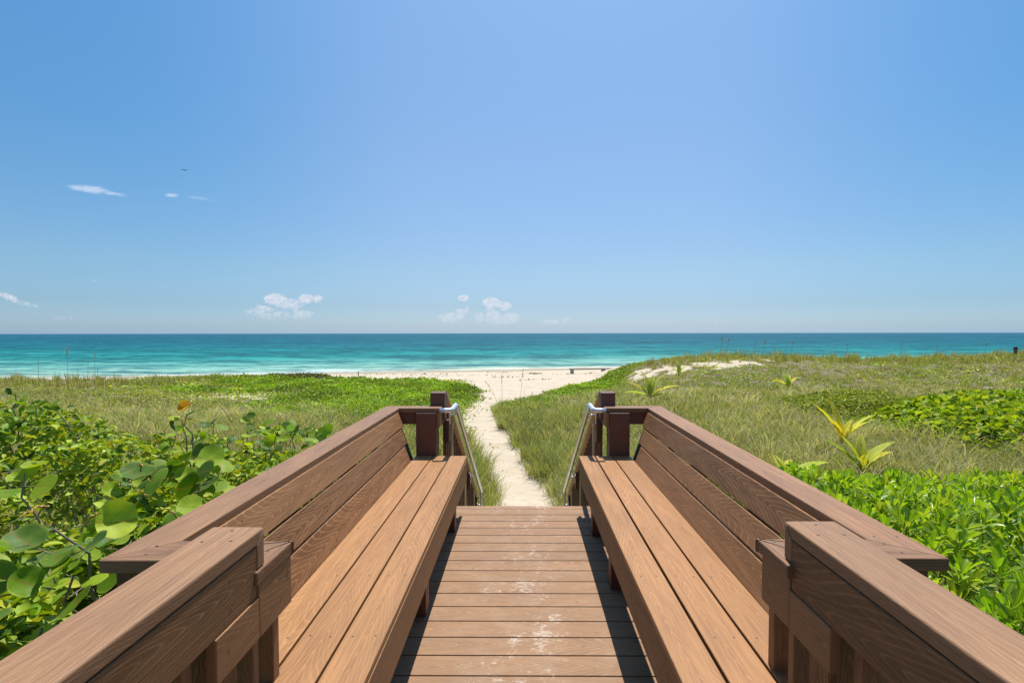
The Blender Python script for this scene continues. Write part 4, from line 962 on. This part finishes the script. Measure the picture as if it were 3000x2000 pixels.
# ---------------------------------------------------------------- young palms
def palm(label, x, y, size, fr, col, var=.12):
    z = float(ground(np.array([x]), np.array([y]))[0])
    s = thing('young_palm', label, 'palm', (x, y, z), 'young coconut palms in the dune grass')
    tube('stem', [(x, y, z - .05), (x, y, z + .10 * size), (x, y, z + .22 * size)], .03 * size, M_palm_stem, s, 8, radii=[.035 * size, .028 * size, .014 * size])
    for (az, lean, ln, wd) in fr:
        ln *= 1.3; wd *= 1.15
        n = 9; q = np.linspace(0, 1, n); a = R_(az); V_, F_, U_ = [], [], []
        px_, pz_ = 0.0, .12 * size; ang = R_(lean)
        for i in range(n):
            w_ = wd * ln * math.sin(min(1, (q[i] * .95 + .02)) ** .75 * math.pi) ** .8 * .5 + .006
            c = np.array([px_ * math.cos(a), px_ * math.sin(a), pz_]); sd = np.array([-math.sin(a), math.cos(a), 0])
            for j in range(9):
                tj = (j - 4) / 4; lift = (.75 * abs(tj) + (.22 if j % 2 else -.05)) * w_ * .7
                V_.append(c + sd * w_ * tj + np.array([-math.cos(a) * math.cos(ang), -math.sin(a) * math.cos(ang), math.sin(ang)]) * lift); U_.append((q[i], tj * .4))
            px_ += math.sin(ang) * ln / (n - 1); pz_ += math.cos(ang) * ln / (n - 1); ang += R_(5.5)
        for i in range(n - 1):
            if i >= n - 4:
                js = [0, 1, 2, 4, 5, 6, 7] if i < n - 2 else [0, 1, 5, 6, 7]
            else: js = range(8)
            for j in js: F_.append((i * 9 + j, i * 9 + j + 1, i * 9 + 10 + j, i * 9 + 9 + j))
        V_ = np.array(V_); cc = np.tile(jit(col, 1, var, .12), (len(V_), 1)); tip = np.array([p[0] for p in U_]) > .9
        cc[tip] = cc[tip] * .5 + np.array([.45, .33, .14]) * .5
        me = raw_mesh('frond', V_, np.array(F_), np.array(U_), cc, False)
        o = link(me, 'frond', s, M_palm)
    return s
M_palm_stem = simple('palm_stem', (.30, .26, .07), .7, 0, .3, 20)
palm('young palm with upright bright yellow fronds, in front of the low hedge', 7.15, 11.9, 1.35, [(165, 14, .85, .11), (110, 2, .85, .12), (10, 34, .85, .10), (15, 40, .75, .08), (200, 6, .5, .16), (30, 20, .55, .14)], (.74, .68, .05))
palm('young palm with striped green fronds, just beyond the fleshy-leaved shrubs', 6.2, 9.7, 1.15, [(150, 8, .62, .2), (60, 12, .62, .2), (10, 32, .72, .2), (20, 48, .70, .17), (175, 28, .75, .10), (250, 20, .45, .2)], (.50, .56, .06))
palm('young palm half hidden behind the right cap rail, fronds leaning right', 4.75, 9.5, 1.15, [(20, 52, .85, .2), (5, 60, .75, .16), (160, 38, .5, .22), (100, 20, .5, .25), (60, 44, .6, .2)], (.50, .58, .06))
palm('young palm just right of the right-hand post block', 5.0, 20.8, 1.2, [(150, 40, .9, .14), (110, 15, .95, .16), (30, 20, .9, .16), (5, 50, 1.0, .15), (190, 60, .9, .14), (60, 10, .8, .2), (350, 66, .8, .16)], (.48, .54, .06))
palm('small yellow-green palm seedling alone in the grass left of the low hedge', 12.3, 24.6, .9, [(170, 45, .6, .22), (100, 12, .62, .24), (20, 35, .6, .22), (60, 18, .55, .25)], (.60, .64, .07))
palm('tiny yellow-green palm seedling near the bare sand of the dune', 8.9, 30.2, .8, [(160, 30, .6, .2), (90, 8, .75, .2), (20, 28, .6, .2)], (.55, .60, .06))
# ---------------------------------------------------------------- sea oat stalks
def stalk(x, y, h, lx, head, label):
    z = float(ground(np.array([x]), np.array([y]))[0])
    s = thing('sea_oat_stalk', label, 'grass stalk', (x, y, z), 'tall dry sea oat stalks')
    q = np.linspace(0, 1, 9); pts = np.stack([x + lx * q ** 2, y + 0 * q, z + h * q - .12 * abs(lx) * q ** 3], 1)
    r = max(.004, .00032 * y)
    tubes_mesh('stem', [(pts, r, r * .6)], M_stalk, s, 5)
    if head:
        n = 26; t_ = rng.uniform(.80, 1.0, n); P_ = np.stack([np.interp(t_, q, pts[:, k]) for k in range(3)], 1) + rng.normal(0, .009 * head, (n, 3))
        build_leaves('seed_head', [leaves(P_, rdir(n, 30, 120), rdir(n, 0, 90), np.full(n, .036 * head), 'tiny', pick([(.36, .29, .16), (.28, .22, .12)], [.5, .5], n))], M_grass, s)
LFT = 'at far left, standing against the sea'
for (px_, top, Yd, hd, lab) in ((99, 1036, 28, 0, 'leftmost bare grass stalk standing against the sea'), (185, 1014, 27, 1.6, 'tallest seed-headed sea oat stalk at the far left against the sea'), (213, 1075, 27, 0, 'shortest bare stalk between two tall sea oats at far left'),
                           (246, 1050, 29, 0, 'bare stalk just left of the feathery sea oat, far left dune'), (267, 1028, 29, 1.3, 'feathery sea oat stalk, second from the right on the far left dune'), (274, 1068, 29, 0, 'short bare stalk right of the feathery sea oat, far left dune')):
    x_ = (px_ - 1531) / 1555 * Yd; z0 = float(ground(np.array([x_]), np.array([float(Yd)]))[0]); stalk(x_, Yd, EYE - (top - 976) * Yd / 1555 - z0, .05, hd, lab)
for (px_, top, lx, Yd, hd, lab) in ((1462, 1112, -.55, 21, .9, 'sea oat stalk leaning left over the sand path'), (1471, 1095, -.02, 20.5, .9, 'straight thick sea oat stalk second from the left beside the path'), (1524, 1078, .12, 21, 1.0, 'tallest sea oat stalk beside the path, reaching the beach in view'),
                              (1537, 1138, .0, 21.5, 0, 'thin bare stalk right of the tallest one beside the path'), (1551, 1148, .12, 22, .8, 'short stalk leaning right beside the path')):
    x_ = (px_ - 1531) / 1555 * Yd; z0 = float(ground(np.array([x_]), np.array([float(Yd)]))[0]); stalk(x_, Yd, EYE - (top - 976) * Yd / 1555 - z0, lx, hd, lab)
for (px_, top, lx, hd, lab) in ((2110, 985, .1, 1.8, 'sea oat stalk on the right dune crest, leftmost of a close pair'), (2129, 990, .12, 1.6, 'sea oat stalk on the right dune crest, right one of a close pair'), (2208, 1002, .1, 1.2, 'sea oat stalk between the close pair and the leaning one on the right crest'), (2232, 995, .22, 1.8, 'sea oat stalk with the fullest head leaning right on the crest'),
                          (2266, 1008, .05, 0, 'bare stalk on the right crest just past the fullest-headed one'), (2316, 998, .1, 1.4, 'lone sea oat stalk on the right crest above the small palm seedling'), (2475, 1004, .1, 1.2, 'sea oat stalk on the right crest above the low hedge'), (2632, 1000, .1, 1.4, 'sea oat stalk on the right crest above the middle of the sea grape thicket'), (2735, 1010, .1, 0, 'short bare stalk on the crest right of centre of the right dune'), (2876, 1004, .16, 1.4, 'rightmost sea oat stalk on the crest, near the wooden post')):
    Yd = 37.5; x_ = (px_ - 1531) / 1555 * Yd; z0 = float(ground(np.array([x_]), np.array([Yd]))[0]); stalk(x_, Yd, EYE - (top - 976) * Yd / 1555 - z0, lx, hd, lab)
# ---------------------------------------------------------------- small built things on the beach
M_grey = simple('weathered_grey_wood', (.30, .27, .23), .85, 0, .35, 8)
pb_ = thing('beach_bench', 'low weathered plank bench on two blocks, standing on the beach', 'bench', (6.2, 50.4, -2.3))
gl_ = lambda x, y: float(ground(np.array([x]), np.array([y]))[0])
make_board('seat_plank', (4.40, 48.3, -1.80), (8.6, 52.9, -2.06), .42, .11, (0, 0, 1), M_grey, pb_, .01)
box('support_block', (4.36, 48.2, gl_(4.5, 48.4) - .15), (4.66, 48.65, -1.86), M_grey, pb_, .01)
box('support_block', (7.72, 51.9, gl_(7.9, 52.2) - .15), (8.08, 52.3, -2.07), M_grey, pb_, .01)
wp = thing('wooden_post', 'dark wooden post with a black top, alone on the dune at the far right edge', 'post', (34.5, 37.4, gl_(34.5, 37.4)))
box('shaft', (34.42, 37.32, gl_(34.5, 37.4) - .2), (34.57, 37.47, .30), simple('old_post_wood', (.16, .11, .085), .85, 0, .35, 8), wp, .01)
box('post_top', (34.41, 37.31, .301), (34.58, 37.48, .47), simple('black_post_top', (.012, .014, .02), .5), wp, .01)
mk = thing('marker_stake', 'small red-brown stake stuck in the beach beyond the green ground cover', 'stake', (-15.7, 50.5, gl_(-15.7, 50.5)))
box('stake_shaft', (-15.74, 50.46, gl_(-15.7, 50.5) - .1), (-15.67, 50.53, gl_(-15.7, 50.5) + .42), simple('red_brown_paint', (.16, .05, .05), .7, 0, .2, 10), mk, .004)
# a gliding bird far off
def bird():
    s = thing('seabird', 'tiny dark seabird gliding high in the blue sky on the left', 'bird', (-38.0, 60, 19.8))
    bm = bmesh.new(); q = [(-.5, 0, .06), (-.22, .05, .10), (0, .10, .02), (.22, .05, .10), (.5, 0, .06)]
    v1 = [bm.verts.new((a, b + .03, c)) for a, b, c in q]; v2 = [bm.verts.new((a, b - (.06 if i not in (0, 4) else .0), c - .012)) for i, (a, b, c) in enumerate(q)]; v3 = [bm.verts.new((a, b - .01, c - .03)) for a, b, c in q]
    for i in range(4):
        for A, B in ((v1, v2), (v2, v3), (v3, v1)): bm.faces.new((A[i], A[i + 1], B[i + 1], B[i]))
    me = bpy.data.meshes.new('wings'); bm.to_mesh(me); bm.free(); md = simple('dark_feathers', (.06, .06, .07), .8)
    link(me, 'wings', s, md)
    tube('body', [(-38, 59.75, 19.82), (-38, 59.9, 19.83), (-38, 60.1, 19.83), (-38, 60.3, 19.82)], .04, md, s, 8, radii=[.01, .045, .05, .012])
bird()
scene.render.engine = 'CYCLES'
